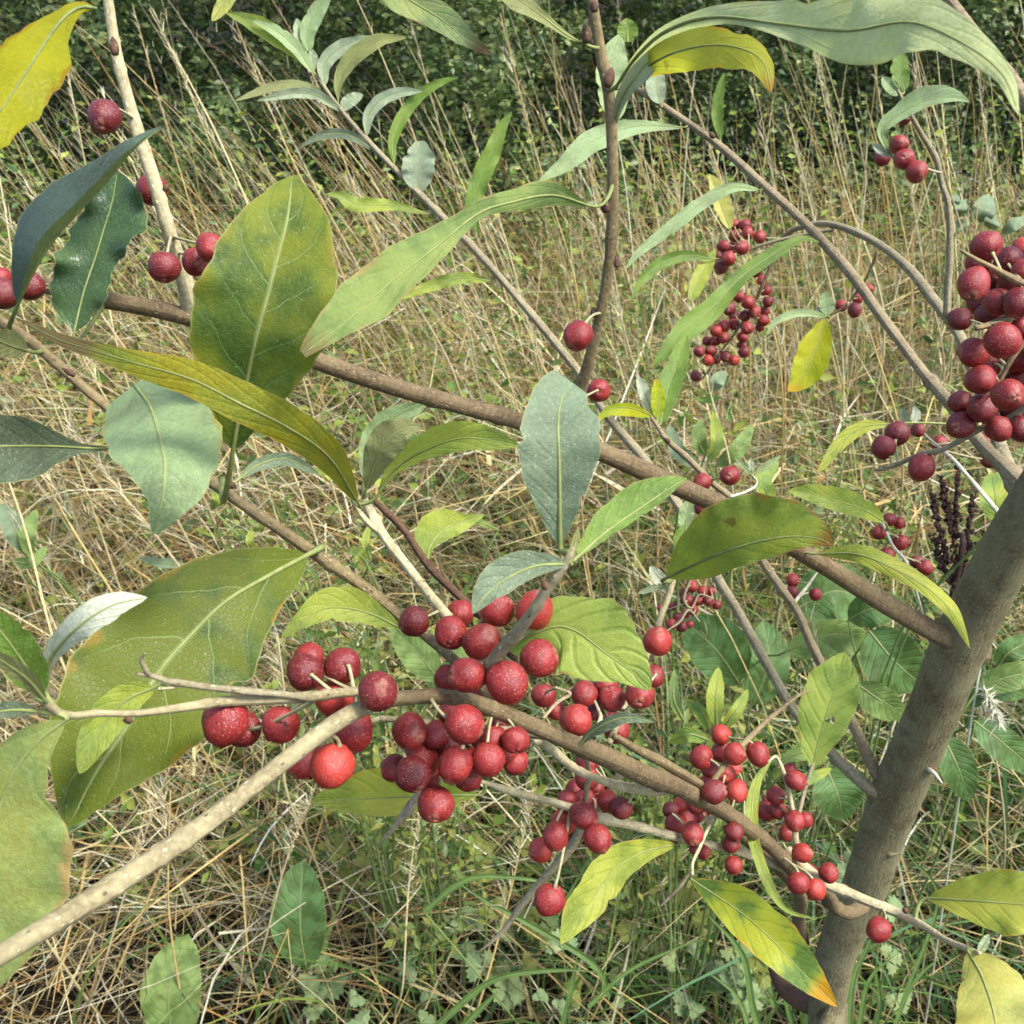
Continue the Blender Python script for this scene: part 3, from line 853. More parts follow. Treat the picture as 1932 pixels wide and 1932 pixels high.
# ---- left side
leaf([(182, 16), (150, 14), (110, 45), (47, 140), (-10, 225), (-70, 310)], [0, 22, 62, 68, 60, 40, 0], [0, 20, 50, 85, 95, 70, 0], [.21, .20, .19, .185, .18, .18], m_yglow_painted, 'under', fold=.2, ruf=.16, jag=.07, rib=M_RIBD, label="yellow leaf with a backlit glow painted into its colour")
leaf([(34, 575), (62, 515), (100, 455), (150, 398), (200, 345), (250, 285), (308, 238)], [0, 44, 72, 80, 62, 42, 20, 0], [0, -12, -22, -17, -15, -13, -6, 0], [.235, .225, .22, .215, .21, .205, .205], m_dark, 'top', fold=.55, foldr=-1.2, roll=0, ruf=.03, label="dark blue-green leaf folded along its midrib")
leaf([(140, 625), (158, 551), (180, 486), (196, 432), (212, 378), (222, 322)], [0, 60, 68, 66, 50, 40, 0], [0, 38, 42, 44, 66, 66, 0], .29, m_dark2, 'top', ruf=.3, jag=.1, roll=.1, label="glossy dark green leaf with a curled edge")
leaf([(440, 850), (448, 800), (464, 726), (482, 641), (504, 561), (522, 490), (542, 414), (552, 330)], [0, 55, 95, 126, 134, 126, 106, 78, 0], [0, 45, 88, 122, 138, 128, 104, 74, 0], [.215, .21, .205, .20, .198, .198, .20, .208], m_big, 'top', fold=-.18, roll=.04, ruf=.06, NV=40, ribr=.0005, label="large green leaf with yellow mottling standing upright", to=at(420, 905, .262))
leaf([(1112, 388), (1040, 368), (960, 383), (900, 404), (820, 468), (740, 530), (660, 600), (572, 668)], [0, 22, 16, 12, 26, 36, 40, 22, 8], [0, 26, 24, 22, 40, 54, 56, 46, 10], [.30, .275, .255, .24, .225, .205, .19, .175], m_long, 'top', fold=.25, foldr=-.15, ruf=.35, NV=44, jag=.05, label="long wavy grey-green leaf with browned tip")
leaf([(676, 950), (620, 862), (540, 805), (450, 760), (360, 715), (252, 684), (180, 662), (110, 640), (32, 600)], [0, 26, 32, 34, 34, 33, 25, 17, 10, 0], [0, 28, 40, 44, 40, 36, 25, 17, 12, 0], [.255, .225, .198, .188, .188, .19, .195, .205, .215], m_olive, 'top', fold=.06, roll=.15, ruf=.08, NV=44, rib=M_RIB, ribr=.0003, label="long olive-yellow leaf with a withered brown tip")
leaf([(254, 726), (284, 769), (302, 834), (310, 877), (306, 942), (287, 1010)], [40, 96, 116, 98, 52, 0], [70, 104, 96, 72, 24, 0], [.235, .212, .2, .196, .196, .20], m_silv, 'top', fold=.22, ruf=.08, NV=34, attach=False, label="pale silvery green leaf hanging point down")
leaf([(212, 845), (175, 846), (100, 842), (0, 842), (-90, 850), (-170, 860)], [0, 10, 52, 70, 64, 30, 0], [0, 8, 38, 60, 58, 30, 0], [.245, .235, .22, .21, .205, .2], m_sild, 'top', fold=-.4, roll=.2, ruf=.1, label="dark grey-green leaf pointing out to the side")
leaf([(582, 1046), (505, 1087), (425, 1135), (360, 1198), (298, 1270), (240, 1370), (180, 1460), (128, 1562)], [0, 70, 122, 152, 150, 108, 58, 0], [0, 66, 108, 134, 150, 146, 92, 0], [.25, .238, .23, .225, .22, .216, .212, .21], m_big2, 'top', fold=-.14, roll=.05, ruf=.05, NV=44, ribr=.0006, label="largest leaf, deep green with yellow-brown patches")
leaf([(86, 1300), (98, 1240), (145, 1185), (212, 1142), (278, 1127)], [0, 20, 28, 26, 0], [0, 14, 26, 26, 0], [.175, .17, .165, .165, .168], m_silw, 'under', fold=.2, ruf=.1, label="silvery leaf underside over the largest leaf")
leaf([(82, 1308), (52, 1262), (12, 1205), (-30, 1150)], 42, 44, [.172, .165, .16], m_green, 'top')
leaf([(86, 1322), (52, 1282), (8, 1250), (-30, 1225)], 16, 18, [.168, .158, .15], m_olu, 'under')
leaf([(70, 1342), (20, 1340), (-60, 1352)], 14, 18, [.172, .168, .165], m_sild, 'top')
leaf([(124, 1358), (66, 1405), (14, 1480), (-16, 1590), (-34, 1720), (-30, 1880)], [0, 46, 116, 158, 152, 110, 0], [0, 46, 72, 76, 64, 40, 0], [.174, .174, .176, .176, .178, .178], m_blur, 'top', fold=.02, roll=0, ruf=.07, NV=34, label="pale mottled leaf close to the lens")
leaf([(290, 1297), (232, 1325), (182, 1388), (150, 1460)], 34, 36, [.20, .198, .195], m_light, 'top')
leaf([(758, 1186), (690, 1155), (620, 1147), (570, 1172), (530, 1205)], [0, 18, 26, 24, 14, 0], [0, 22, 40, 36, 18, 0], [.272, .268, .265, .262, .26], m_light, 'top', ruf=.08)
leaf([(690, 925), (718, 850), (758, 812), (796, 806)], [0, 26, 34, 0], [0, 26, 30, 0], [.272, .265, .26, .258], m_olu, 'under')
leaf([(688, 905), (708, 825), (748, 785), (802, 765)], 26, 30, [.276, .275, .272], m_silv, 'top')
leaf([(712, 935), (742, 888), (800, 850), (880, 826), (984, 842)], [0, 14, 30, 34, 24, 0], [0, 10, 18, 24, 20, 0], [.268, .262, .255, .25, .25], m_light, 'top', ruf=.15, label="bright green leaf with a torn lower edge")
leaf([(455, 900), (490, 876), (540, 866), (602, 894)], 13, 14, [.28, .285, .29], m_sil2, 'top')
leaf([(806, 1062), (812, 1030), (840, 998), (880, 982), (914, 972)], [0, 38, 42, 14, 0], [0, 10, 22, 16, 0], [.30, .31, .315, .32], m_light, 'top', ruf=.2)
leaf([(52, 662), (20, 652), (-30, 632)], 24, 28, [.245, .235, .225], m_olu, 'under')
# ---- centre sprout
leaf([(1057, 1030), (1056, 985), (1056, 942), (1055, 870), (1053, 798), (1060, 752), (1080, 722)], [0, 34, 58, 76, 74, 60, 44], [0, 28, 50, 72, 80, 70, 34], [.20, .197, .195, .193, .193, .197, .204], m_sil2, 'top', fold=-.16, ruf=.06, NV=34, ribr=.0005, label="silvery grey upright leaf at the tip of a sprout")
leaf([(1088, 1052), (1140, 1006), (1200, 964), (1250, 930), (1296, 902)], [0, 34, 46, 40, 0], [0, 12, 14, 14, 0], [.20, .204, .21, .215], m_green, 'top', roll=.15)
leaf([(1078, 1064), (1010, 1068), (955, 1092), (918, 1122), (892, 1158)], [0, 16, 24, 22, 0], [0, 26, 40, 34, 0], [.198, .192, .188, .186], m_sil2, 'top', roll=-.1)
leaf([(1076, 1062), (1084, 1030), (1092, 994)], 8, 8, .197, m_olu, 'top')
leaf([(950, 1222), (1039, 1184), (1085, 1190), (1136, 1227), (1194, 1270), (1229, 1302)], [0, 34, 66, 88, 52, 0], [0, 66, 96, 74, 34, 0], [.255, .25, .248, .246, .245, .243], m_light2, 'top', fold=-.1, ruf=.08, NV=34, jag=.05, label="yellow-green leaf behind the berries with browned edges")
leaf([(905, 1500), (820, 1500), (740, 1505), (660, 1508), (586, 1513)], [0, 24, 34, 28, 0], [0, 30, 54, 48, 0], [.275, .27, .268, .265], m_yg, 'top', roll=.2)
leaf([(1278, 1593), (1212, 1608), (1160, 1640), (1122, 1690), (1090, 1735), (1058, 1782)], [0, 20, 30, 34, 24, 0], [0, 24, 40, 38, 34, 0], [.385, .365, .352, .345, .34], m_yg, 'top', ruf=.12, NV=34, label="yellow-green leaf hanging beneath the lower twigs")
leaf([(1306, 1660), (1362, 1697), (1409, 1730), (1460, 1776), (1512, 1832), (1580, 1900)], [0, 40, 46, 46, 30, 0], [0, 30, 44, 40, 26, 0], [.372, .36, .35, .345, .34], m_orange, 'top', ruf=.1, NV=34, label="green and yellow leaf with an orange tip")
leaf([(1458, 1430), (1426, 1480), (1418, 1560), (1435, 1630), (1462, 1690), (1492, 1720), (1542, 1735)], [0, 10, 13, 11, 10, 5, 0], [0, 9, 12, 10, 10, 6, 0], [.435, .42, .41, .40, .395, .39], m_light, 'top', ruf=.25, NV=34)
leaf(hole=[(13, 5), (13, 6), (14, 6)], mid=[(1534, 1448), (1542, 1406), (1560, 1345), (1572, 1308), (1584, 1265), (1594, 1230)], wl=[0, 36, 52, 56, 46, 0], wr=[0, 30, 46, 50, 42, 0], d=[.45, .448, .446, .445, .445], mat=m_light2, side='top', NV=34, ruf=.08, label="upright oval light green leaf with a small hole", )
leaf([(1752, 1694), (1820, 1698), (1900, 1704), (1970, 1710), (2050, 1716)], [0, 46, 64, 46, 0], [0, 36, 60, 46, 0], [.425, .41, .40, .39], m_yg, 'top', roll=.1, ribr=.0005)
leaf([(1826, 1794), (1852, 1841), (1873, 1903), (1882, 1960), (1892, 2050)], [0, 62, 84, 70, 0], [0, 52, 74, 70, 0], [.385, .37, .36, .355], m_yell, 'top', fold=.1, ribr=.0005, label="broad yellow leaf at the end of the low twig")
leaf([(1846, 1800), (1858, 1780), (1866, 1762)], 10, 9, .385, m_silw, 'top')
leaf([(1258, 1090), (1344, 1050), (1416, 1025), (1488, 1012), (1542, 1016), (1573, 1030)], [0, 66, 92, 88, 60, 0], [0, 34, 36, 36, 24, 0], [.34, .325, .315, .31, .308, .308], m_bredge, 'top', fold=-.2, foldr=.2, NV=34, ribr=.0005, rib=M_RIBD, to=at(1268, 1096, .354), label="olive-green leaf with a ragged brown edge, lying across the branch")
leaf([(1668, 984), (1630, 962), (1580, 945), (1530, 932), (1488, 926)], 20, 26, [.475, .46, .455], m_light, 'top')
leaf([(1540, 1045), (1620, 1046), (1690, 1075), (1750, 1110), (1798, 1158), (1830, 1224)], [0, 18, 20, 16, 14, 0], [0, 16, 18, 15, 12, 0], [.408, .39, .385, .385, .39], m_yg, 'top', ruf=.14, NV=34, fold=.3)
leaf([(1676, 800), (1630, 806), (1590, 833), (1562, 868), (1543, 892)], 12, 15, [.46, .46, .455], m_yg, 'top')
leaf([(1716, 802), (1706, 785), (1702, 768)], 10, 9, .5, m_silw, 'top')
leaf([(1718, 800), (1728, 784), (1724, 766)], 9, 10, .5, m_silw, 'under')
leaf([(1420, 898), (1405, 880), (1386, 862)], 6, 6, .515, m_silv, 'top')
leaf([(1422, 896), (1448, 878), (1474, 860)], 7, 6, .515, m_silv, 'top')
leaf([(1419, 894), (1418, 880), (1416, 864)], 7, 6, .515, m_silv, 'under')
leaf([(1292, 1005), (1296, 972), (1302, 938)], 16, 14, .42, m_silv, 'top', to=at(1296, 1090, .37), attach=False)
leaf([(1292, 1046), (1284, 1020), (1292, 990)], 14, 16, .42, m_green, 'top', attach=False)
leaf([(1260, 1108), (1246, 1092), (1226, 1068)], 14, 12, .36, m_silw, 'under')
leaf([(1262, 1106), (1236, 1108), (1202, 1120)], 7, 6, .36, m_silw, 'top')
leaf([(1230, 784), (1190, 770), (1152, 772), (1126, 792)], 16, 9, [.5, .49, .485], m_lime, 'top')
leaf([(1240, 790), (1242, 752), (1238, 714)], 14, 13, .5, m_lime, 'top')
leaf([(1232, 782), (1218, 745), (1202, 708)], 12, 12, .505, m_silw, 'under')
leaf([(1552, 460), (1512, 450), (1450, 485), (1395, 525), (1345, 578), (1290, 622), (1254, 664), (1230, 692)], [0, 8, 14, 15, 20, 26, 18, 0], [0, 8, 14, 15, 18, 20, 14, 0], [.545, .54, .535, .53, .525], m_green, 'top', ruf=.2, NV=40, label="long narrow green leaf arching down from the thin branch")
leaf([(1246, 800), (1258, 740), (1276, 690), (1296, 632)], 22, 24, [.5, .515, .52], m_green, 'top')
leaf([(1434, 358), (1380, 354), (1320, 386), (1265, 430), (1208, 474), (1180, 508)], 13, 13, [.565, .56, .555], m_silv, 'top', ruf=.2, NV=30)
leaf([(1378, 432), (1362, 392), (1350, 355), (1338, 328)], 14, 20, .65, m_yell, 'top', to=at(1400, 462, .668))
leaf([(1342, 487), (1290, 482), (1240, 500), (1204, 538), (1196, 562)], 12, 11, [.66, .655, .65], m_green, 'top', to=at(1385, 490, .672))
leaf([(1302, 568), (1320, 522), (1350, 470)], 14, 17, [.655, .66, .665], m_light, 'top', attach=False)
leaf([(1562, 597), (1510, 590), (1465, 606), (1446, 632)], 8, 8, [.64, .635, .63], m_silv, 'top')
leaf([(1558, 600), (1546, 640), (1526, 690), (1504, 722), (1486, 738)], [0, 24, 32, 26, 0], [0, 26, 32, 24, 0], [.64, .635, .63], m_lime, 'top', fold=-.35, label="lime-yellow leaf hanging below the curved grey branch")
leaf([(1562, 595), (1560, 572), (1556, 550)], 15, 15, .645, m_silv, 'top')
leaf([(1560, 594), (1550, 588), (1540, 580)], 6, 6, .645, m_silw, 'under')
leaf([(1680, 292), (1664, 246), (1700, 214), (1750, 188), (1800, 184), (1830, 193)], [0, 10, 18, 26, 22, 0], [0, 10, 12, 14, 10, 0], [.485, .48, .475, .47], m_silv, 'top', NV=30)
leaf([(1706, 172), (1698, 132), (1702, 92)], 18, 18, .49, m_green, 'top')
leaf([(1702, 178), (1680, 160), (1664, 144)], 15, 12, .49, m_silv, 'top')
leaf([(1684, 292), (1664, 284), (1646, 272)], 9, 9, .485, m_silw, 'under')
# ---- top right
leaf([(1165, 160), (1200, 108), (1258, 58), (1350, 32), (1480, 46), (1600, 58), (1720, 42), (1825, 86), (1895, 145), (1922, 218)], [0, 9, 16, 34, 52, 62, 64, 46, 22, 0], [0, 9, 16, 14, 34, 66, 62, 36, 22, 0], [.295, .26, .235, .21, .195, .18, .17, .16, .155, .152], m_giant, 'top', fold=.35, foldr=-.1, ruf=.42, NV=50, ribr=.0005, label="very large pale grey-green wavy leaf overhead")
leaf([(1172, 165), (1215, 130), (1270, 100), (1340, 85), (1400, 92), (1440, 118), (1456, 176)], [0, 18, 32, 36, 30, 20, 0], [0, 20, 40, 44, 42, 30, 0], [.31, .29, .275, .265, .26], m_yback2, 'under', fold=.15, ruf=.12, NV=34, rib=M_RIBD, label="yellow leaf lit through from above with orange margin")
leaf([(1158, 245), (1174, 185), (1225, 115), (1285, 64), (1338, 44)], [0, 14, 24, 20, 0], [0, 12, 22, 18, 0], [.315, .30, .29, .28], m_silw, 'top', fold=-.4)
leaf([(1160, 230), (1156, 170), (1154, 120), (1168, 64)], 30, 34, [.318, .32, .322], m_silv, 'top', ruf=.15)
leaf([(1184, 80), (1184, 58), (1182, 34)], 20, 20, .325, m_green, 'top', attach=False)
leaf([(1246, 196), (1238, 158), (1244, 120)], 20, 18, .59, m_silw, 'top')
leaf([(1360, 264), (1352, 205), (1366, 136)], 10, 12, [.585, .58, .575], m_green, 'top')
leaf([(1106, 84), (1068, 65), (1025, 32), (985, 4), (920, -40)], [0, 6, 14, 22, 0], [0, 6, 12, 20, 0], [.30, .295, .29, .285], m_olu, 'top')
leaf([(690, -70), (760, -10), (835, 38), (882, 75), (928, 104)], [0, 36, 32, 22, 0], [0, 34, 28, 18, 0], [.31, .305, .30, .297], m_brtip, 'top', attach=False, NV=30, label="grey-green leaf with a burnt reddish-brown tip")
# ---- thin branch behind, upper left centre
leaf([(1290, 240), (1200, 238), (1120, 265), (1062, 312), (1016, 342)], [0, 14, 22, 18, 0], [0, 10, 22, 18, 0], [.59, .58, .57], m_silv, 'top', ruf=.2)
leaf([(898, 440), (892, 385), (908, 332), (930, 282), (946, 240), (966, 210)], 17, 19, [.585, .58, .575], m_green, 'top', ruf=.25)
leaf([(790, 366), (790, 318), (792, 266)], [0, 26, 32, 26, 8], [0, 24, 30, 28, 10], [.59, .588, .586], m_silw, 'top')
leaf([(744, 310), (740, 270), (756, 224), (790, 180), (830, 155), (864, 146)], 11, 13, [.592, .59, .585], m_green, 'top', ruf=.25)
leaf([(692, 256), (696, 216), (722, 186), (760, 173), (798, 172)], 12, 13, [.595, .59, .585], m_silw, 'top')
leaf([(638, 190), (640, 150), (666, 106), (712, 76), (768, 70)], [0, 12, 16, 12, 0], [0, 12, 18, 14, 0], [.6, .595, .59], m_olu, 'top')
leaf([(614, 160), (612, 122), (642, 90), (699, 68)], 15, 15, [.6, .595], m_silw, 'top')
leaf([(584, 98), (580, 60), (598, 20), (628, -20)], 16, 18, [.6, .595], m_silv, 'top')
leaf([(578, 96), (566, 66), (560, 34)], 12, 12, .6, m_silw, 'top')
leaf([(592, 135), (546, 86), (490, 46), (424, 22)], [0, 16, 20, 0], [0, 14, 16, 0], [.6, .59], m_light, 'top')
leaf([(592, 138), (560, 92), (520, 58), (476, 38)], 12, 13, [.598, .59], m_silv, 'top')
leaf([(594, 130), (590, 112), (588, 92)], 10, 11, .6, m_silw, 'top')
leaf([(648, 212), (602, 182), (556, 176), (484, 190)], 10, 11, [.6, .592], m_silw, 'top', roll=.3)
leaf([(642, 204), (582, 166), (522, 162), (443, 190)], 11, 10, [.602, .6], m_olu, 'under')
leaf([(642, 208), (662, 190), (685, 178)], 14, 12, .6, m_silw, 'top')
leaf([(706, 284), (660, 256), (612, 254), (563, 278)], 9, 10, [.595, .59], m_sild, 'top')
leaf([(806, 404), (740, 388), (675, 386), (640, 368), (614, 366)], [0, 8, 12, 14, 0], [0, 9, 13, 12, 0], [.59, .58], m_light, 'top', ruf=.3)
leaf([(924, 530), (870, 524), (812, 540), (752, 564)], 12, 12, [.585, .58], m_light, 'top', ruf=.3)
leaf([(452, -40), (424, 4), (400, 40)], 16, 15, .3, m_yell, 'top', attach=False)
# small leaf over the main branch
leaf([(1090, 1410), (1120, 1378), (1175, 1354), (1236, 1362)], [0, 8, 10, 0], [0, 14, 12, 0], [.27, .262, .26], m_sil2, 'top')

# ------------------------------------------------------------------ berries
def berry_mesh(seed):
    rs = np.random.RandomState(seed)
    nu, nv = 26, 18
    th = np.concatenate([[0, .09, .18, .28], np.linspace(.42, math.pi - .42, nv - 8), [math.pi - .30, math.pi - .22, math.pi - .14, math.pi - .06]])
    V, F = [], []
    el = 1.0 + .16 * rs.rand()
    ph = rs.rand(4) * 6.28
    for t in th:
        r = 1.0
        r -= .10 * math.exp(-(t / .22) ** 2)                      # stalk dimple
        e = math.pi - t
        r += .03 * math.exp(-((e - .19) / .06) ** 2) - .07 * math.exp(-(e / .10) ** 2)   # calyx rim and pit
        for k in range(nu):
            a = 2 * math.pi * k / nu
            rr = r * (1 + .03 * math.sin(a * 2 + ph[0] + 2 * t) + .02 * math.sin(a * 3 + ph[1] - 3 * t) + .012 * math.sin(a * 5 + ph[2] + 5 * t))
            V.append((rr * math.sin(t) * math.cos(a), rr * math.sin(t) * math.sin(a), rr * el * math.cos(t) * .98))
    n = len(th)
    for i in range(n - 1):
        for k in range(nu):
            k2 = (k + 1) % nu
            F.append((i * nu + k, (i + 1) * nu + k, (i + 1) * nu + k2, i * nu + k2))
    F.append(tuple(range(nu)))
    F.append(tuple(reversed(range((n - 1) * nu, n * nu))))
    me = bpy.data.meshes.new("berry")
    me.from_pydata(V, [], F)
    me.polygons.foreach_set("use_smooth", np.ones(len(me.polygons), bool))
    me.materials.append(M_BERRY)
    me.update()
    return me
BM = [berry_mesh(s) for s in range(12)]

RAW = []     # x, y, dia(px), depth, flag(-1 front, +1 behind)
def BL(c, D, lst):
    for e in lst:
        x, y = q(c, e[0], e[1])
        p = e[2] * K
        fl = e[3] if len(e) > 3 else 0
        est = .0087 * 1932 / p
        d = D + max(-.012, min(.012, (est - D) * .4)) + (.006 if fl > 0 else -.016 if fl < 0 else 0)
        RAW.append([x, y, p, d, fl])
BL('A', .27, [(550, 612, 180), (862, 1400, 168), (1030, 1370, 150, 1), (1105, 1300, 160), (15, 1540, 160), (160, 1500, 150, 1), (2, 1460, 120, 1)])
BL('A', .305, [(798, 995, 165, 1)])
BL('B', .335, [(1312, 1760, 160)])
BL('E', .375, [(1420, 330, 128, 1), (1195, 345, 110, 1)])
BL('C', .675, [(415, 1180, 60), (468, 1180, 65), (418, 1237, 65), (483, 1222, 68), (548, 1242, 68), (358, 1290, 68), (400, 1300, 62, 1), (453, 1298, 75), (383, 1355, 80), (345, 1400, 75), (328, 1340, 50, 1),
              (560, 1380, 65), (525, 1425, 62), (560, 1470, 55), (580, 1525, 60), (590, 1580, 60), (572, 1630, 55, 1), (565, 1680, 60), (548, 1715, 50, 1),
              (438, 1555, 60), (370, 1580, 70, 1), (388, 1618, 70), (485, 1585, 70), (520, 1635, 65), (470, 1655, 60), (415, 1660, 60, 1), (360, 1710, 65), (318, 1733, 65), (480, 1720, 70), (410, 1700, 60, 1), (358, 1770, 60), (458, 1768, 55),
              (315, 1785, 55), (272, 1787, 50), (230, 1842, 62), (292, 1838, 60), (275, 1888, 60), (370, 1868, 62), (415, 1890, 58), (465, 1845, 60), (320, 1885, 50, 1), (450, 1810, 45, 1)])
BL('F', .70, [(212, 255, 62)])
BL('C', .485, [(1277, 758, 102), (1305, 835, 110), (1370, 900, 110), (1190, 830, 85, 1), (1303, 622, 70, 1)])
BL('C', .64, [(975, 1603, 65), (1045, 1625, 78), (1060, 1565, 60, 1), (1120, 1515, 54, 1)])
BL('C', .28, [(1735, 1292, 160), (1850, 1365, 145, 1), (1690, 1378, 130, 1), (1668, 1490, 172), (1795, 1585, 150), (1690, 1590, 115, 1), (1595, 1673, 118), (1900, 1585, 150), (1925, 1300, 110, 1), (1930, 1430, 135), (1790, 1690, 110, 1), (1920, 1720, 120), (1770, 1450, 140, 1), (1740, 1650, 130, 1), (1860, 1480, 140, 1)])
BL('F', .295, [(1670, 130, 155), (1820, 65, 190), (1912, 165, 150, 1), (1702, 272, 155), (1848, 350, 172), (1890, 270, 120, 1), (1598, 390, 120), (1712, 422, 148), (1600, 510, 145), (1798, 530, 140), (1912, 530, 135), (1760, 330, 90, 1), (1990, 300, 150), (2010, 120, 150), (1985, 450, 140, 1), (1740, 200, 140, 1), (1770, 470, 130, 1), (1900, 420, 150, 1)])
BL('F', .335, [(1270, 555, 132), (1195, 628, 132), (1395, 732, 142)])
BL('F', .49, [(1375, 537, 80), (1488, 605, 86), (1735, 600, 95, 1), (1755, 690, 95, 1)])
BL('F', .50, [(390, 775, 105), (245, 812, 95, 1), (245, 945, 88, 1)])
BL('F', .475, [(1228, 1005, 68), (1277, 1023, 64), (1172, 1075, 76), (1285, 1125, 86), (1212, 1190, 78), (1368, 1227, 72), (1413, 1258, 80)])
BL('F', .52, [(720, 1325, 72), (718, 1390, 76), (838, 1397, 67)])
BL('F', .65, [(190, 1355, 65), (248, 1380, 56), (292, 1380, 46), (165, 1430, 72, 1), (225, 1428, 58), (280, 1432, 60), (322, 1452, 52), (198, 1480, 60), (150, 1395, 52, 1), (118, 1520, 60), (160, 1500, 46, 1), (85, 1555, 60), (138, 1567, 58), (180, 1555, 42), (90, 1460, 46), (28, 1470, 40)])
BL('E', .34, [(1730, 1645, 152)])
BL('E', .24, [(452, 1540, 165), (695, 1500, 145, 1), (645, 1600, 182), (803, 1648, 192), (885, 1475, 190, 1), (1085, 1482, 200, 1), (1107, 1735, 206), (730, 1820, 190, -1), (630, 1840, 150, 1), (940, 1860, 215, -1)])
BL('G', .215, [(1600, 90, 200), (1620, 15, 165, 1), (1795, 55, 192), (1750, 225, 200, 1), (1470, 362, 205, 1), (1180, 345, 250), (1270, 385, 195, 1), (1850, 390, 215, 1), (1740, 578, 236), (1600, 550, 190, 1)])
BL('H', .225, [(262, 190, 216, -1), (428, 395, 186), (565, 415, 145), (715, 360, 205, -1), (840, 215, 205, 1), (910, 350, 140, 1), (985, 445, 148), (870, 445, 150, 1), (350, 590, 150, 1), (485, 545, 195, 1), (445, 622, 192), (668, 575, 190), (840, 545, 178), (985, 560, 135, 1), (735, 640, 150, 1), (567, 780, 190), (640, 470, 150, 1), (560, 500, 140, 1), (780, 430, 150, 1), (930, 490, 140, 1), (520, 640, 150, 1), (765, 560, 150, 1), (650, 300, 150, 1)])
BL('H', .29, [(1130, 210, 128), (1345, 205, 140), (1455, 160, 130, 1), (1490, 225, 146), (1635, 205, 156), (1705, 110, 120, 1), (1195, 290, 100, 1), (1300, 340, 176), (1415, 255, 80, 1), (1395, 300, 84, 1), (1500, 360, 130, 1), (1515, 390, 140, 1)])
BL('H', .34, [(1350, 500, 95, 1), (1360, 560, 122), (1358, 640, 130), (1345, 760, 120, 1), (1255, 755, 106), (1388, 770, 84, 1), (1465, 765, 114), (1540, 800, 118), (1340, 840, 142), (1240, 870, 140, 1), (1195, 945, 146), (1117, 1020, 130), (1415, 960, 146), (1163, 1280, 166), (1300, 705, 110, 1), (1295, 800, 120, 1), (1400, 690, 100, 1), (1290, 920, 120, 1)])
BL('I', .395, [(343, 415, 108), (243, 535, 125), (350, 505, 115, 1), (415, 515, 120), (538, 518, 122), (365, 625, 115), (410, 590, 84, 1), (305, 715, 130), (428, 712, 120), (220, 775, 122), (140, 790, 105, 1), (80, 810, 88), (103, 885, 108), (230, 840, 105, 1), (195, 935, 116), (110, 945, 90, 1), (250, 1030, 78), (205, 1015, 56, 1), (412, 925, 96), (395, 988, 94), (410, 1100, 93), (290, 600, 105, 1), (255, 690, 110, 1), (170, 865, 105, 1), (320, 800, 100, 1)])
BL('I', .44, [(707, 605, 84, 1), (735, 655, 108), (630, 735, 97), (580, 820, 95, 1), (640, 812, 96), (730, 868, 106), (782, 860, 88, 1), (770, 1035, 101), (748, 1192, 116), (838, 1225, 110), (908, 1140, 106), (1170, 1437, 132), (600, 775, 90, 1), (690, 930, 88, 1), (810, 1140, 92, 1)])

N = len(RAW)
px = np.array([[r[0], r[1]] for r in RAW])
dia = np.array([r[2] for r in RAW])
dep = np.array([r[3] for r in RAW])
flag = np.array([r[4] for r in RAW])
for it in range(60):
    P3 = at_np(px[:, 0], px[:, 1], dep)
    rad = dia * dep / 1932 / 2
    mv = np.zeros(N)
    for i in range(N):
        dist = np.linalg.norm(P3 - P3[i], axis=1)
        for j in np.where((dist < (rad + rad[i]) * .97) & (np.arange(N) > i))[0]:
            need = (rad[i] + rad[j]) * .98 - dist[j]
            front_i = (dep[i] - .004 * (dia[i] - dia[j]) / 20 + .01 * flag[i]) < (dep[j] + .01 * flag[j])
            s = .35 * need + .0003
            mv[i] += -s if front_i else s
            mv[j] += s if front_i else -s
        db = np.linalg.norm(SAMP[:, :3] - P3[i], axis=1) - SAMP[:, 3] - rad[i]
        m = db.min()
        if m < -.0002:
            mv[i] += (.5 * min(-m, .004)) * (1 if flag[i] > 0 else -1)
    dep += np.clip(mv, -.004, .004)
P3 = at_np(px[:, 0], px[:, 1], dep)
rad = dia * dep / 1932 / 2
for i in range(N):
    c = P3[i]
    sm, dist = nearest(c)
    tgt = sm[:3]
    axis = Vector(tgt - c)
    if axis.length < 1e-5:
        axis = Vector((0, 0, 1))
    o = bpy.data.objects.new("berry", BM[(i * 7) % 12])
    COL.objects.link(o)
    qr = (axis.normalized() + Vector(RNG.normal(0, .3, 3)) + Vector((0, -.0, .25))).normalized()
    rot = qr.to_track_quat('Z', 'Y')
    Mx = Matrix.Translation(Vector(c)) @ rot.to_matrix().to_4x4() @ Matrix.Diagonal((rad[i] * RNG.uniform(.93, 1.02), rad[i] * RNG.uniform(.97, 1.05), rad[i] * RNG.uniform(.93, 1.02), 1))
    o.matrix_basis = Mx
    setparent(o, SHRUB)
    if dist < .055:
        p0 = c + np.array(qr) * rad[i] * .9
        cpt = p0 + np.array(qr) * .22 * np.linalg.norm(tgt - p0)
        tt = np.linspace(0, 1, 7)[:, None]
        cv = (1 - tt) ** 2 * p0 + 2 * tt * (1 - tt) * cpt + tt ** 2 * tgt
        V, F, uv = tube(cv, np.array([.00062, .00042, .00038, .00038, .0004, .00045, .0006]) * max(.75, min(1.2, rad[i] / .0042)), 7, 0)
        s = mesh_obj("stalk", V, F, M_STALK, None, uv)
        s.parent = o
        s.matrix_parent_inverse = (SHRUB.matrix_basis @ SHRUB.matrix_basis.inverted() @ Mx).inverted()
    else:
        WARN.append(("berry", i, round(float(dist), 3), tuple(int(v) for v in px[i])))
print("WARN", WARN)
# ------------------------------------------------------------------ the field behind
camn, fwdn, rgtn, upn = (np.array(v) for v in (CAM, FWD, RGT, UPV))


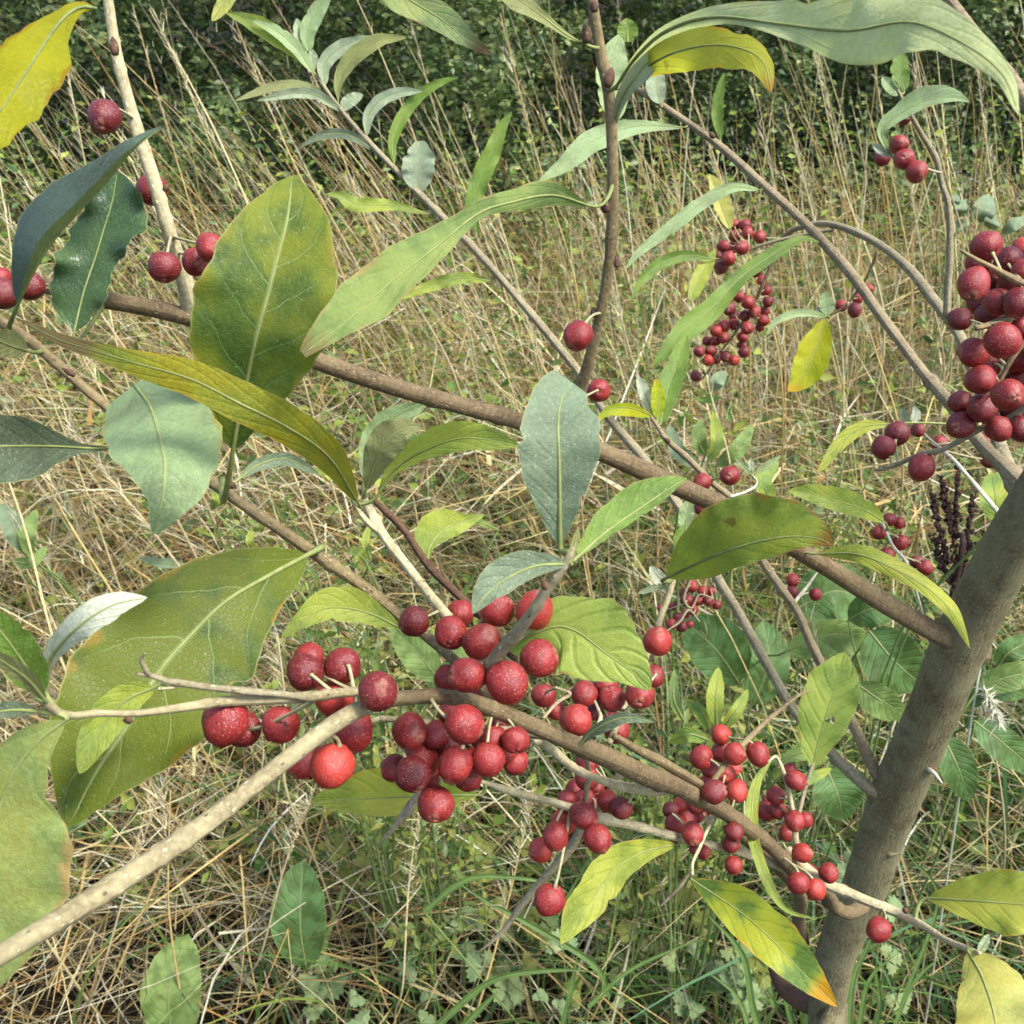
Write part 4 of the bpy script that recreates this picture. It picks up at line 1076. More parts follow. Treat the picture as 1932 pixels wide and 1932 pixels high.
def proj(P):
    r = P - camn
    d = r @ fwdn
    return 966 + 1932 * (r @ rgtn) / d, 966 - 1932 * (r @ upn) / d, d


def ground_pt(x, y, h=0.0):
    v = FWD + RGT * ((x - 966) / 1932) - UPV * ((y - 966) / 1932)
    t = (CAM.z - h) / -v.z
    return CAM + v * t


def hgt(x, y):
    return .03 * np.sin(x * 2.1 + .6) * np.sin(y * 1.7) + .02 * np.sin(x * 5.3 + y * 4.1) + .05 * np.clip(y - 3.5, 0, 3)


# ground sheet to the horizon
gx = np.concatenate([[-150, -60, -25, -12], np.linspace(-7, 7, 71), [12, 25, 60, 150]])
gy = np.concatenate([[-80, -30, -12, -5], np.linspace(-2, 9, 61), [14, 25, 60, 160]])
GX, GY = np.meshgrid(gx, gy)
Vg = np.stack([GX, GY, np.where((np.abs(GX) < 8) & (GY > -3) & (GY < 10), hgt(GX, GY), np.clip(.05 * np.clip(GY - 3.5, 0, 3), 0, 1))], -1).reshape(-1, 3)
ii = np.arange(Vg.shape[0]).reshape(GX.shape)
Fg = np.stack([ii[:-1, :-1], ii[:-1, 1:], ii[1:, 1:], ii[1:, :-1]], -1).reshape(-1, 4)
b = NB("soil")
geo = b.n("ShaderNodeNewGeometry")
n1 = b.noise(geo.outputs["Position"], 9, 6, .65)
n2 = b.noise(geo.outputs["Position"], 120, 4, .65)
c = b.mix(b.ramp(n1, .35, .65), lin(24, 20, 14), lin(40, 34, 22))
c = b.mix(b.ramp(n2, .45, .7), c, lin(74, 62, 38))
b.put(b.out.inputs[0], b.bsdf(c, .95, .1, b.bump(n2, .8, .02)))
tag(mesh_obj("ground", Vg, Fg, b.m), "dark soil and litter under the long grass", kind="structure")

M_DRY = attr_mat("dry_grass", .5, .36, .35)
M_GRN = attr_mat("green_grass", .45, .38, .4)
M_HEDGE = attr_mat("hedge_leaf", .42, .42, .35, 60)

DRYC = np.array([lin(*c) for c in [(230, 216, 164), (216, 196, 136), (194, 168, 108), (208, 196, 156), (168, 148, 104), (212, 182, 116), (238, 228, 192), (146, 134, 106), (178, 138, 80), (206, 196, 136)]])
GRNC = np.array([lin(*c) for c in [(88, 124, 54), (104, 140, 66), (74, 110, 58), (126, 150, 74), (92, 128, 84), (138, 156, 70)]])
WEEDC = np.array([lin(*c) for c in [(112, 142, 58), (146, 164, 70), (92, 126, 54), (168, 176, 76), (124, 144, 88), (84, 112, 58)]])


def scatter(n, y0, y1, spread=.62, xpow=1.0, near=.35):
    """points on the ground inside a wedge a little wider than the view"""
    u = RNG.random(n)
    y = np.sqrt(u * (y1 ** 2 - y0 ** 2) + y0 ** 2)
    x = (RNG.random(n) * 2 - 1) * (spread * y + near)
    return x, y


def ribbons(name, base, h, lean, droop, width, col, S=6, mat=None, taper=.6, tri=False, mind=.82, pw=1.6, wob=0.0, label=None, split=False):
    n = len(h)
    t = np.linspace(0, 1, S + 1)
    P = np.repeat(base[:, None, :], S + 1, 1).astype(float)
    P[..., 0] += lean[:, 0, None] * t ** pw
    P[..., 1] += lean[:, 1, None] * t ** pw
    P[..., 2] += h[:, None] * (t[None] - droop[:, None] * t[None] ** 2.4)
    if wob:
        ph = RNG.random((n, 4)) * 6.28
        P[..., 0] += wob * h[:, None] * np.sin(t[None] * 5 + ph[:, 0, None]) * t
        P[..., 1] += wob * h[:, None] * np.sin(t[None] * 6 + ph[:, 1, None]) * t
        P[..., 2] += .5 * wob * h[:, None] * np.sin(t[None] * 7 + ph[:, 2, None]) * t
    P[..., 2] = np.maximum(P[..., 2], hgt(P[..., 0], P[..., 1]) + .004)
    dmin = ((P - camn) @ fwdn).min(1)
    dist = np.linalg.norm(P - camn, axis=2).min(1)
    ok = (dmin > mind) & (dist > mind)
    P, width, col = P[ok], width[ok], col[ok]
    n = len(P)
    ang = RNG.random(n) * 6.28
    wd = np.stack([np.cos(ang), np.sin(ang), np.zeros(n)], 1)
    W = width[:, None] * np.maximum((1 - t[None]) ** taper, .08) if taper else width[:, None] * np.ones((1, S + 1))
    tw = RNG.normal(0, 1.0, n)
    ca, sa = np.cos(tw[:, None] * t), np.sin(tw[:, None] * t)
    WD = np.stack([wd[:, 0, None] * ca - wd[:, 1, None] * sa, wd[:, 0, None] * sa + wd[:, 1, None] * ca, np.zeros_like(ca)], -1)
    if tri:
        k = 3
        w2 = np.stack([-WD[..., 1], WD[..., 0], np.zeros_like(ca)], -1)
        V = np.stack([P + WD * W[..., None] * .5, P + (-.5 * WD + .87 * w2) * W[..., None] * .5, P + (-.5 * WD - .87 * w2) * W[..., None] * .5], 2)
    else:
        k = 2
        V = np.stack([P - WD * W[..., None] * .5, P + WD * W[..., None] * .5], 2)
    idx = np.arange(n * (S + 1) * k).reshape(n, S + 1, k)
    if tri:
        F = np.stack([idx[:, :-1], np.roll(idx, -1, 2)[:, :-1], np.roll(idx, -1, 2)[:, 1:], idx[:, 1:]], -1).reshape(-1, 4)
    else:
        F = np.stack([idx[:, :-1, 0], idx[:, :-1, 1], idx[:, 1:, 1], idx[:, 1:, 0]], -1).reshape(-1, 4)
    C = np.repeat(col[:, None, :], (S + 1) * k, 1)
    return V.reshape(-1, 3), F, C.reshape(-1, 3), P


def merge(parts):
    Vs, Fs, Cs, o = [], [], [], 0
    for V, F, C in parts:
        Vs.append(V); Fs.append(F + o); Cs.append(C); o += len(V)
    return np.vstack(Vs), np.vstack(Fs), np.vstack(Cs)


def pick(pal, n, jit=.12):
    c = pal[RNG.integers(0, len(pal), n)]
    return np.clip(c * (1 + RNG.normal(0, jit, (n, 1))), 0, 1)


def base_of(x, y):
    return np.stack([x, y, hgt(x, y) - .01], 1)


# ---- dry standing grass
parts = []
def clump(x, y, lo=.25):
    v = np.sin(x * 7.3 + 1.2 * np.sin(y * 5.1)) * np.sin(y * 6.7 + 1.5 * np.sin(x * 4.3 + 2)) + .5 * np.sin(x * 17 + y * 3) * np.sin(y * 13 - x * 5)
    return np.clip(.5 + .75 * v, lo, 1)


n = 5200
x, y = scatter(n, .75, 3.3)
kp = RNG.random(n) < clump(x, y, .3) * np.clip(1.25 - .42 * (y - 1.2) + .5 * np.clip(x / y, -.3, .5), .08, 1)
x, y = x[kp], y[kp]
n = len(x)
h = np.clip(RNG.normal(.66, .24, n), .2, 1.2) * np.where(y < 1.5, .62, 1)
lean = np.stack([np.where(x < .1, -.42, -.2) + RNG.normal(0, .16, n), RNG.normal(.0, .14, n)], 1) * h[:, None]
V, F, C, P = ribbons("s", base_of(x, y), h, lean, RNG.uniform(0, .2, n), RNG.uniform(.0017, .0040, n) * np.clip(y / 2.2, .8, 1.3), pick(DRYC, n, .25), S=7, taper=.25, tri=True, wob=.012)
parts.append((V, F, C))
stalkP = P
# seed heads: short side sprays near the top of the stalks
sel = RNG.random(len(stalkP)) < .5
SP = stalkP[sel]
m = len(SP)
reps = 16
tt = RNG.uniform(.62, 1.0, (m, reps))
i0 = np.clip((tt * 7).astype(int), 0, 6)
fr = tt * 7 - i0
bp = SP[np.arange(m)[:, None], i0] * (1 - fr[..., None]) + SP[np.arange(m)[:, None], i0 + 1] * fr[..., None]
bp = bp.reshape(-1, 3)
nb = len(bp)
hh = RNG.uniform(.010, .034, nb)
ln = np.stack([RNG.normal(-.006, .006, nb), RNG.normal(0, .006, nb)], 1)
V, F, C, _ = ribbons("h", bp, hh, ln, RNG.uniform(0, .5, nb), RNG.uniform(.0008, .0018, nb), pick(DRYC[[0, 3, 6, 1]], nb), S=2, taper=.5, pw=1.0)
parts.append((V, F, C))
# dry blades
n = 8500
x, y = scatter(n, .75, 3.4)
kp = RNG.random(n) < clump(x, y, .2)
x, y = x[kp], y[kp]
n = len(x)
h = np.clip(RNG.normal(.42, .16, n), .12, .8)
lean = np.stack([RNG.normal(-.3, .45, n), RNG.normal(0, .4, n)], 1) * h[:, None]
V, F, C, _ = ribbons("b", base_of(x, y), h, lean, RNG.uniform(.1, .8, n), RNG.uniform(.0024, .0065, n) * np.where(y < 1.35, .6, 1), pick(DRYC, n, .25), S=6, taper=.5, wob=.03)
parts.append((V, F, C))
V, F, C = merge(parts)
tag(mesh_obj("dry_grass", V, F, M_DRY, col=C), "mass of tall straw-coloured dry grass filling the field", kind="stuff")

# ---- thatch: bent and fallen straw near the ground
parts = []
n = 26000
x, y = scatter(n, .7, 3.6)
x2, y2 = scatter(6000, .68, 1.5)
x, y, n = np.concatenate([x, x2]), np.concatenate([y, y2]), n + 6000
ln_ = RNG.uniform(.06, .34, n)
az = RNG.random(n) * 6.28
lean = np.stack([np.cos(az), np.sin(az)], 1) * ln_[:, None]
bs = base_of(x, y)
bs[:, 2] += RNG.random(n) ** 1.3 * np.where(y < 1.35, .25, .42)
V, F, C, _ = ribbons("t", bs, ln_ * RNG.uniform(-.4, .7, n), lean, RNG.uniform(.0, 1.2, n), RNG.uniform(.0018, .0046, n) * np.where(y < 1.35, .6, 1) * np.where(RNG.random(n) < .12, 1.9, 1), pick(np.vstack([DRYC, DRYC[[4, 7, 2, 8]] * .5]), n, .25) * np.where((y < 1.35) & (x > -.05), .72, 1)[:, None], S=5, taper=.35, pw=1.1, wob=.13)  # nearest straw darkened in colour, standing in for deep shadow
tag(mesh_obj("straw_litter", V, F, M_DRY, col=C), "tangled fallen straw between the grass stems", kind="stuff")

# ---- green grass low down
n = 7500
x, y = scatter(n, .7, 3.0)
x2, y2 = scatter(4500, .68, 1.5)
x, y, n = np.concatenate([x, x2]), np.concatenate([y, y2]), n + 4500
keep = RNG.random(n) < np.clip(.15 + .5 * (x / (y + .2)) + np.where(x < -.05, .22, .55) * (y < 1.5), .04, 1)
x, y = x[keep], y[keep]
n = len(x)
h = np.clip(RNG.normal(.3, .12, n), .08, .6)
az = RNG.random(n) * 6.28
lean = np.stack([np.cos(az), np.sin(az)], 1) * (h * RNG.uniform(.2, 1.1, n))[:, None]
V, F, C, _ = ribbons("g", base_of(x, y), h, lean, RNG.uniform(.1, .75, n), RNG.uniform(.0028, .0075, n), pick(GRNC, n), S=7, taper=.55, wob=.015)
tag(mesh_obj("green_grass", V, F, M_GRN, col=C), "green grass blades growing through the straw", kind="stuff")


# ---- small leafy weeds (uncountable ground cover)
def leaflets(pos, size, col, tilt=.9, asp=.5):
    n = len(pos)
    ax = RNG.normal(0, 1, (n, 3)); ax[:, 2] = ax[:, 2] * .5 + .15
    ax /= np.linalg.norm(ax, axis=1)[:, None]
    nr = RNG.normal(0, tilt, (n, 3)) + np.array([.1, -.45, 1.0])
    sd = np.cross(nr, ax); sd /= np.linalg.norm(sd, axis=1)[:, None] + 1e-9
    nn = np.cross(ax, sd)
    L = size[:, None]
    w = asp * L * .5
    fold = nn * L * .08
    p = pos
    V = np.stack([p, p + ax * L * .4 + sd * w + fold, p + ax * L, p + ax * L * .4 - sd * w + fold, p + ax * L * .45 - fold * .3], 1)
    idx = np.arange(n * 5).reshape(n, 5)
    F = np.vstack([idx[:, [0, 1, 4]], idx[:, [1, 2, 4]], idx[:, [2, 3, 4]], idx[:, [3, 0, 4]]])
    return V.reshape(-1, 3), F, np.repeat(col[:, None], 5, 1).reshape(-1, 3)


ns = 2400
x, y = scatter(ns, .85, 3.6)
hs = RNG.uniform(.15, .55, ns) * np.where(y < 1.4, .55, 1) * np.where(y > 2.3, 1.35, 1)
pos, sz, cl = [], [], []
for k in range(22):
    t = RNG.random(ns) * .9 + .1
    off = RNG.normal(0, .03, (ns, 3))
    pos.append(np.stack([x - .12 * hs * t + off[:, 0], y + off[:, 1], hgt(x, y) + hs * t + off[:, 2] * .5], 1))
    sz.append(RNG.uniform(.01, .036, ns))
    cl.append(pick(WEEDC, ns))
pos, sz, cl = np.vstack(pos), np.concatenate(sz), np.vstack(cl)
ok = ((pos - camn) @ fwdn) > .85
V, F, C = leaflets(pos[ok], sz[ok], cl[ok])
tag(mesh_obj("weeds", V, F, M_GRN, col=C, smooth=False), "small leafy green weeds scattered among the dry grass", kind="stuff")

# ---- hedge: dense thicket at the back
HEDGEC = np.array([lin(*c) for c in [(84, 106, 54), (98, 120, 62), (64, 88, 46), (114, 132, 72), (88, 108, 68), (138, 150, 90)]])
hedge = empty("hedge", (0, 4.4, .1), "dark green small-leaved thicket closing off the field", "hedge")
n = 27000
sx = RNG.uniform(-3.8, 4.2, n)
front = 3.3 + .2 * np.sin(sx * 1.3 + .4) + .16 * np.sin(sx * 3.1) + .55 * np.clip(sx - .1, 0, 1.4)
dep_ = RNG.random(n) ** 1.8 * 1.2
sz_ = RNG.random(n) ** .9 * 1.7
sy = front + dep_ + .3 * np.clip(sz_ - .3, 0, 2) + .18 * np.sin(sx * 6.3 + sz_ * 7) + .12 * np.sin(sx * 11 - sz_ * 9)
lump_ = np.sin(sx * 4.1 + 1.3 * np.sin(sz_ * 5)) * np.sin(sz_ * 6.3 + 1.7 * np.sin(sx * 3.3)) + .6 * np.sin(sx * 9.7 + 3) * np.sin(sz_ * 11 + 2 * np.sin(sx * 5))
kph = (RNG.random(n) < np.clip(.62 + .55 * lump_, .12, 1)) | (dep_ > .5)
sx, sy, sz_, lump_ = sx[kph], sy[kph] - .12 * lump_[kph], sz_[kph], lump_[kph]
n = len(sx)
ctr = np.stack([sx, sy, hgt(sx, sy) + sz_], 1)
pos, sz, cl = [], [], []
sdir_ = RNG.normal(0, 1, (n, 3)) + np.array([0, -.6, .5])
sdir_ /= np.linalg.norm(sdir_, axis=1)[:, None]
ccol = pick(HEDGEC, n, .18)
for k in range(13):
    t = (k + RNG.random(n)) / 13
    pos.append(ctr + sdir_ * (t * .15)[:, None] + RNG.normal(0, .016, (n, 3)))
    sz.append(RNG.uniform(.016, .034, n))
    cl.append(np.clip(ccol * (1 + RNG.normal(0, .12, (n, 1))), 0, 1))
nk = 26000
kx = RNG.uniform(-4.6, 5.2, nk)
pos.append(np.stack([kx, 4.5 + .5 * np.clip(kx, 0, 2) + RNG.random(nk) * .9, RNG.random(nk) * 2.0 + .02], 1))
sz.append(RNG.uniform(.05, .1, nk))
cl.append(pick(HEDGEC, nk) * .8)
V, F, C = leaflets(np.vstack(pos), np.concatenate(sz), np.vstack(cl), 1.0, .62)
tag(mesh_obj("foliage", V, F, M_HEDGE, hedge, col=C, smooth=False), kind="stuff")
M_STEM = bark_mat((92, 76, 58), (60, 48, 38), .2)
for k in range(26):
    bx = RNG.uniform(-3.4, 3.8)
    by = 4.5 + .4 * max(0, bx) + RNG.uniform(-.2, .7)
    pts = [('w', Vector((bx, by, .05)), .012)]
    for s in range(1, 5):
        pts.append(('w', Vector((bx + RNG.normal(0, .12) * s, by - .12 * s + RNG.normal(0, .1), .05 + .5 * s)), .012 - .0024 * s))
    branch(pts, M_STEM, "stem", n=14, sides=7, samp=False, parent=hedge)

# ---- single grass stalks that stand out against the hedge and the field
M_STRAW = [plain("straw", c1, c2, 120, .6, .15) for c1, c2 in [((196, 178, 122), (214, 200, 150)), ((178, 152, 92), (198, 172, 110)), ((160, 140, 100), (186, 168, 126))]]
lab = "single tall straw-coloured grass stalk with a feathery seed head"
grp = "tall single grass stalks standing in the field"
SPOTS = []
for (xb, yb, xt, yt, d) in [(520, 520, 290, 20, 1.25), (640, 500, 410, -20, 1.6), (300, 760, 40, 330, 1.15), (430, 700, 195, 180, 1.3), (760, 640, 560, 70, 1.7), (330, 980, 20, 420, 1.05), (700, 560, 480, 120, 1.9),
                            (1080, 560, 940, 30, 1.6), (1180, 640, 1080, 150, 1.7), (1000, 640, 880, 200, 1.9), (1420, 560, 1290, 120, 1.5), (1520, 620, 1400, 80, 1.6), (1660, 600, 1530, 60, 1.5), (1720, 560, 1640, 60, 1.7),
                            (1850, 600, 1720, 120, 1.5), (1600, 660, 1480, 200, 1.4), (1480, 720, 1350, 300, 1.3), (1780, 700, 1700, 260, 1.4), (1900, 520, 1840, 80, 1.8), (1340, 620, 1240, 200, 1.7), (860, 720, 660, 330, 1.4), (560, 900, 330, 480, 1.2),
                            (240, 1160, 10, 760, 1.0), (420, 1180, 130, 800, 1.0), (120, 1240, -60, 700, 1.05), (980, 760, 840, 420, 1.5), (1240, 860, 1120, 420, 1.3), (1380, 900, 1300, 560, 1.2), (1700, 860, 1580, 420, 1.2), (1560, 900, 1440, 540, 1.25),
                            (220, 640, 110, 40, 1.5), (400, 520, 250, 10, 1.9), (1250, 480, 1160, -10, 1.9), (1790, 480, 1700, -20, 2.0), (1620, 460, 1520, -10, 2.1), (900, 500, 760, -10, 2.0), (60, 620, -40, 150, 1.3), (1080, 820, 960, 520, 1.3),
                            (480, 1800, 620, 1420, .98), (760, 1860, 800, 1480, 1.0), (900, 1900, 1010, 1500, .98), (180, 1850, 330, 1420, .98), (60, 1700, 10, 1400, .98), (330, 1900, 310, 1500, 1.0), (1900, 1560, 1820, 1200, 1.0), (560, 1500, 520, 1180, 1.0)]:
    SPOTS.append((xb, yb, xt, yt, d))
for k, (xb, yb, xt, yt, d) in enumerate(SPOTS):
    top = at(xt, yt, d)
    bs_ = at(xb, yb, d * 1.04)
    dirv = (top - bs_).normalized()
    if dirv.z > .25:
        foot = bs_ - dirv * ((bs_.z - 0.0) / dirv.z) if False else bs_ + Vector((-.25 * dirv.x, .05, -bs_.z)) * 1.0
    else:
        foot = bs_ + Vector((.05, .05, -bs_.z))
    foot.z = float(hgt(foot.x, foot.y)) - .01
    L = np.array([[*foot, .0012], [*foot.lerp(bs_, .6), .0012], [*bs_, .0011], [*bs_.lerp(top, .5), .0009], [*top, .0004]])
    seq = [('w', Vector(r[:3]) + Vector(RNG.normal(0, .004, 3)), r[3] * RNG.uniform(.85, 1.35)) for r in L]
    so = branch(seq, M_STRAW[k % 3], "grass_stalk", n=26, sides=6, lump=.1, samp=False, parent=None)
    so.parent = None
    so.matrix_parent_inverse = Matrix.Identity(4)
    if yt < 350:
        tag(so, "tall single straw-coloured grass stalk with feathery head rising against the dark thicket", "grass stalk", "tall grass stalks against the thicket")
    else:
        tag(so, "single pale straw stalk with feathery head leaning in the tangled dry grass", "grass stalk", "pale stalks in the tangled dry grass")
    # feathery head along the top third
    nb = 60
    t = RNG.uniform(.45, 1, nb)
    bp = np.array([bs_.lerp(top, v) for v in t])
    hh = RNG.uniform(.010, .032, nb) * (1.2 - t * .5)
    side = RNG.normal(0, .007, (nb, 2)) + np.array([-.006, 0])
    V, F, C, _ = ribbons("x", bp, hh, side, RNG.uniform(0, .4, nb), RNG.uniform(.0007, .0016, nb), pick(DRYC[[0, 6, 3]], nb), S=3, taper=.5, pw=1.0, mind=.3)
    if len(V):
        tag(mesh_obj("seed_head", V, F, M_DRY, so, col=C), kind="stuff")

# ---- broad-leaved plants
m_com = LM(top=(74, 98, 42), under=(120, 140, 104), patch=(92, 124, 70), pamt=.5, vein=(126, 150, 106), vs_=.5, spk=0, rough=.5, trans=.3, npair=9, spots=.03, quilt=1.0)
m_com2 = LM(top=(100, 122, 58), under=(136, 154, 110), patch=(132, 152, 84), pamt=.5, vein=(150, 168, 116), vs_=.4, spk=0, rough=.55, trans=.35, npair=9, spots=.08, quilt=1.0)
m_com3 = LM(top=(124, 150, 70), under=(150, 164, 100), patch=(156, 160, 60), pamt=.6, vein=(150, 168, 96), vs_=.4, spk=0, trans=.4, npair=8, spots=.1, quilt=.8)
m_glau = LM(top=(116, 132, 98), under=(150, 166, 142), vein=(150, 168, 140), vs_=.3, spk=0, rough=.55, trans=.25, npair=7, spots=0)


def plant(foot_px, label, leaves, mat_list, cat="plant", group=None, stem=True, dfoot=None):
    d0 = np.mean([l[4] for l in leaves])
    xm = np.mean([l[0][0] for l in leaves]); ym = np.mean([l[0][1] for l in leaves])
    c = at(xm, ym, d0)
    foot = Vector((c.x, c.y + .03, float(hgt(c.x, c.y))))
    r = empty("broadleaf_plant", foot, label, cat, group)
    for i, (b0, m0, t0, (a, bb), d) in enumerate(leaves):
        to = foot + Vector((RNG.normal(0, .01), RNG.normal(0, .01), max(.0, (at(*b0, d).z - foot.z) * .3)))
        p0 = at(*b0, d)
        lf = leaf([b0, m0, t0], a, bb, [d, d * .99, d * 1.01], mat_list[i % len(mat_list)], 'top', parent=r, attach=False, ruf=.12, fold=-.2, NV=16, ribr=.0011, rib=M_RIBD)
        mid_ = to.lerp(p0, .55) + Vector((RNG.normal(0, .03), RNG.normal(.02, .02), .02))
        branch([('w', foot, .0016), ('w', mid_, .0013), ('w', p0, .0011)], M_GSTEM, "leaf_stem", n=10, sides=6, samp=False, parent=r)
    return r


M_GSTEM = plain("green_stem", (96, 118, 60), (124, 142, 80), 80, .55, .1)
plant(None, "broad green-leaved plant growing low in the straw", [((578, 1828), (566, 1740), (572, 1622), (56, 50), 1.08), ((330, 1985), (318, 1870), (356, 1762), (52, 62), 1.05)], [m_com, m_com2])
plant(None, "coarse plant with large dark leaves behind the thin grey branches", [((1395, 1290), (1350, 1225), (1290, 1170), (50, 62), 1.2), ((1500, 1150), (1580, 1115), (1650, 1150), (56, 64), 1.25), ((1480, 1230), (1580, 1196), (1665, 1230), (30, 40), 1.1), ((1420, 1330), (1450, 1250), (1440, 1170), (46, 42), 1.22)], [m_com, m_com, m_com2])
plant(None, "broad-leaved plant with pale speckled leaves behind the trunk", [((1640, 1190), (1690, 1250), (1745, 1296), (54, 60), .98), ((1616, 1290), (1660, 1320), (1712, 1352), (28, 34), .95), ((1560, 1450), (1580, 1500), (1592, 1548), (50, 46), .92), ((1600, 1170), (1640, 1150), (1710, 1140), (34, 36), 1.05)], [m_com, m_com2, m_com])
plant(None, "dark green plant leaning out right of the trunk", [((1780, 1390), (1806, 1445), (1830, 1512), (36, 34), .9), ((1838, 1360), (1890, 1400), (1960, 1460), (30, 34), .92), ((1846, 1300), (1900, 1278), (1980, 1262), (26, 28), .95), ((1820, 1330), (1870, 1300), (1940, 1310), (30, 26), .98), ((1880, 1260), (1905, 1230), (1960, 1200), (24, 24), 1.0)], [m_com, m_com, m_com2])
plant(None, "pale green plant under the mottled berries", [((830, 1285), (790, 1235), (738, 1180), (34, 30), .95), ((820, 1290), (860, 1260), (900, 1200), (26, 28), .97)], [m_com2])
plant(None, "bright green weed with upright pointed leaves beside the red clusters", [((1352, 1370), (1350, 1320), (1356, 1258), (18, 16), .85), ((1360, 1380), (1390, 1340), (1412, 1300), (12, 12), .85), ((1290, 1360), (1272, 1320), (1272, 1262), (10, 11), .85), ((1335, 1395), (1300, 1385), (1262, 1400), (16, 14), .85), ((1340, 1380), (1320, 1340), (1290, 1320), (14, 12), .86), ((1470, 1440), (1510, 1420), (1590, 1420), (14, 16), .85), ((1480, 1460), (1520, 1470), (1570, 1450), (12, 12), .85)], [m_com3, m_com3, m_com2])
plant(None, "cluster of round blue-green leaves in the far grass", [((1850, 420), (1856, 400), (1866, 366), (22, 22), 1.9), ((1866, 432), (1872, 420), (1880, 408), (16, 16), 1.9), ((1810, 410), (1812, 396), (1820, 376), (13, 13), 1.95), ((1890, 440), (1912, 424), (1940, 412), (12, 12), 1.85), ((1800, 390), (1802, 378), (1806, 366), (11, 11), 1.95), ((1825, 440), (1815, 425), (1800, 418), (11, 11), 1.9), ((1912, 470), (1920, 462), (1936, 450), (11, 11), 1.85)], [m_glau])
plant(None, "pale yellow-green plant behind the trunk fork", [((1880, 985), (1878, 940), (1870, 890), (30, 26), .8), ((1900, 960), (1890, 925), (1895, 880), (20, 20), .82)], [m_com3])
plant(None, "light green weed in the grass under the crossing branch", [((1330, 860), (1318, 830), (1322, 790), (14, 16), 1.2), ((1335, 870), (1352, 835), (1345, 775), (12, 14), 1.2), ((1320, 880), (1280, 850), (1262, 800), (16, 14), 1.25), ((1350, 880), (1390, 850), (1420, 800), (16, 16), 1.25), ((1460, 960), (1440, 905), (1470, 870), (16, 18), 1.1), ((1345, 740), (1350, 720), (1370, 700), (12, 16), 1.4)], [m_com2, m_com3, m_glau])
plant(None, "grey-green weed in the straw left of the hanging silver leaf", [((40, 1040), (30, 1000), (0, 950), (24, 22), 1.15), ((60, 1050), (50, 1010), (70, 960), (16, 16), 1.15), ((350, 1065), (300, 1062), (262, 1052), (9, 10), 1.2), ((20, 1060), (60, 1060), (90, 1030), (12, 12), 1.1)], [m_glau, m_com2])
plant(None, "yellow-green weed between the straw and the centre sprout", [((690, 1060), (676, 1045), (664, 1030), (10, 11), .95), ((700, 1060), (690, 1020), (700, 985), (8, 8), 1.0), ((940, 1000), (905, 985), (870, 985), (6, 6), 1.0), ((400, 960), (408, 940), (400, 920), (10, 10), 1.1), ((480, 1040), (470, 1020), (476, 996), (7, 8), 1.1)], [m_com3])


# ---- buttercup-like plants with lobed leaves near the ground
def lobed_mesh(seed):
    rs = np.random.RandomState(seed)
    V, F, UV = [], [], []
    for L, ang0, ln in ((0, 0, 1.0), (1, 1.15, .86), (2, -1.15, .86)):
        o = len(V)
        pts = [(0, 0), (.10, .22), (.30, .34), (.26, .48), (.46, .62), (.34, .70), (.30, .92), (.14, .84), (0, 1.0)]
        full = pts + [(-a, b_) for a, b_ in reversed(pts[1:-1])]
        ca, sa = math.cos(ang0), math.sin(ang0)
        for a, b_ in full:
            a, b_ = a * ln * (1 + rs.normal(0, .06)), b_ * ln
            V.append((a * ca - b_ * sa, a * sa + b_ * ca, .10 * math.sin(b_ * 3) + .12 * abs(a) - .06 * L))
            UV.append((.5 + a, b_))
        c = len(V)
        V.append((-.5 * sa * ln, .5 * ca * ln, .07))
        UV.append((.5, .5))
        nfull = len(full)
        for i in range(nfull):
            F.append((o + i, c, o + (i + 1) % nfull))
    me = bpy.data.meshes.new("leaf")
    me.from_pydata(V, [], F)
    ul = me.uv_layers.new(name="UVMap")
    li = np.empty(len(me.loops), np.int32)
    me.loops.foreach_get("vertex_index", li)
    ul.data.foreach_set("uv", np.array(UV, np.float32)[li].ravel())
    return me


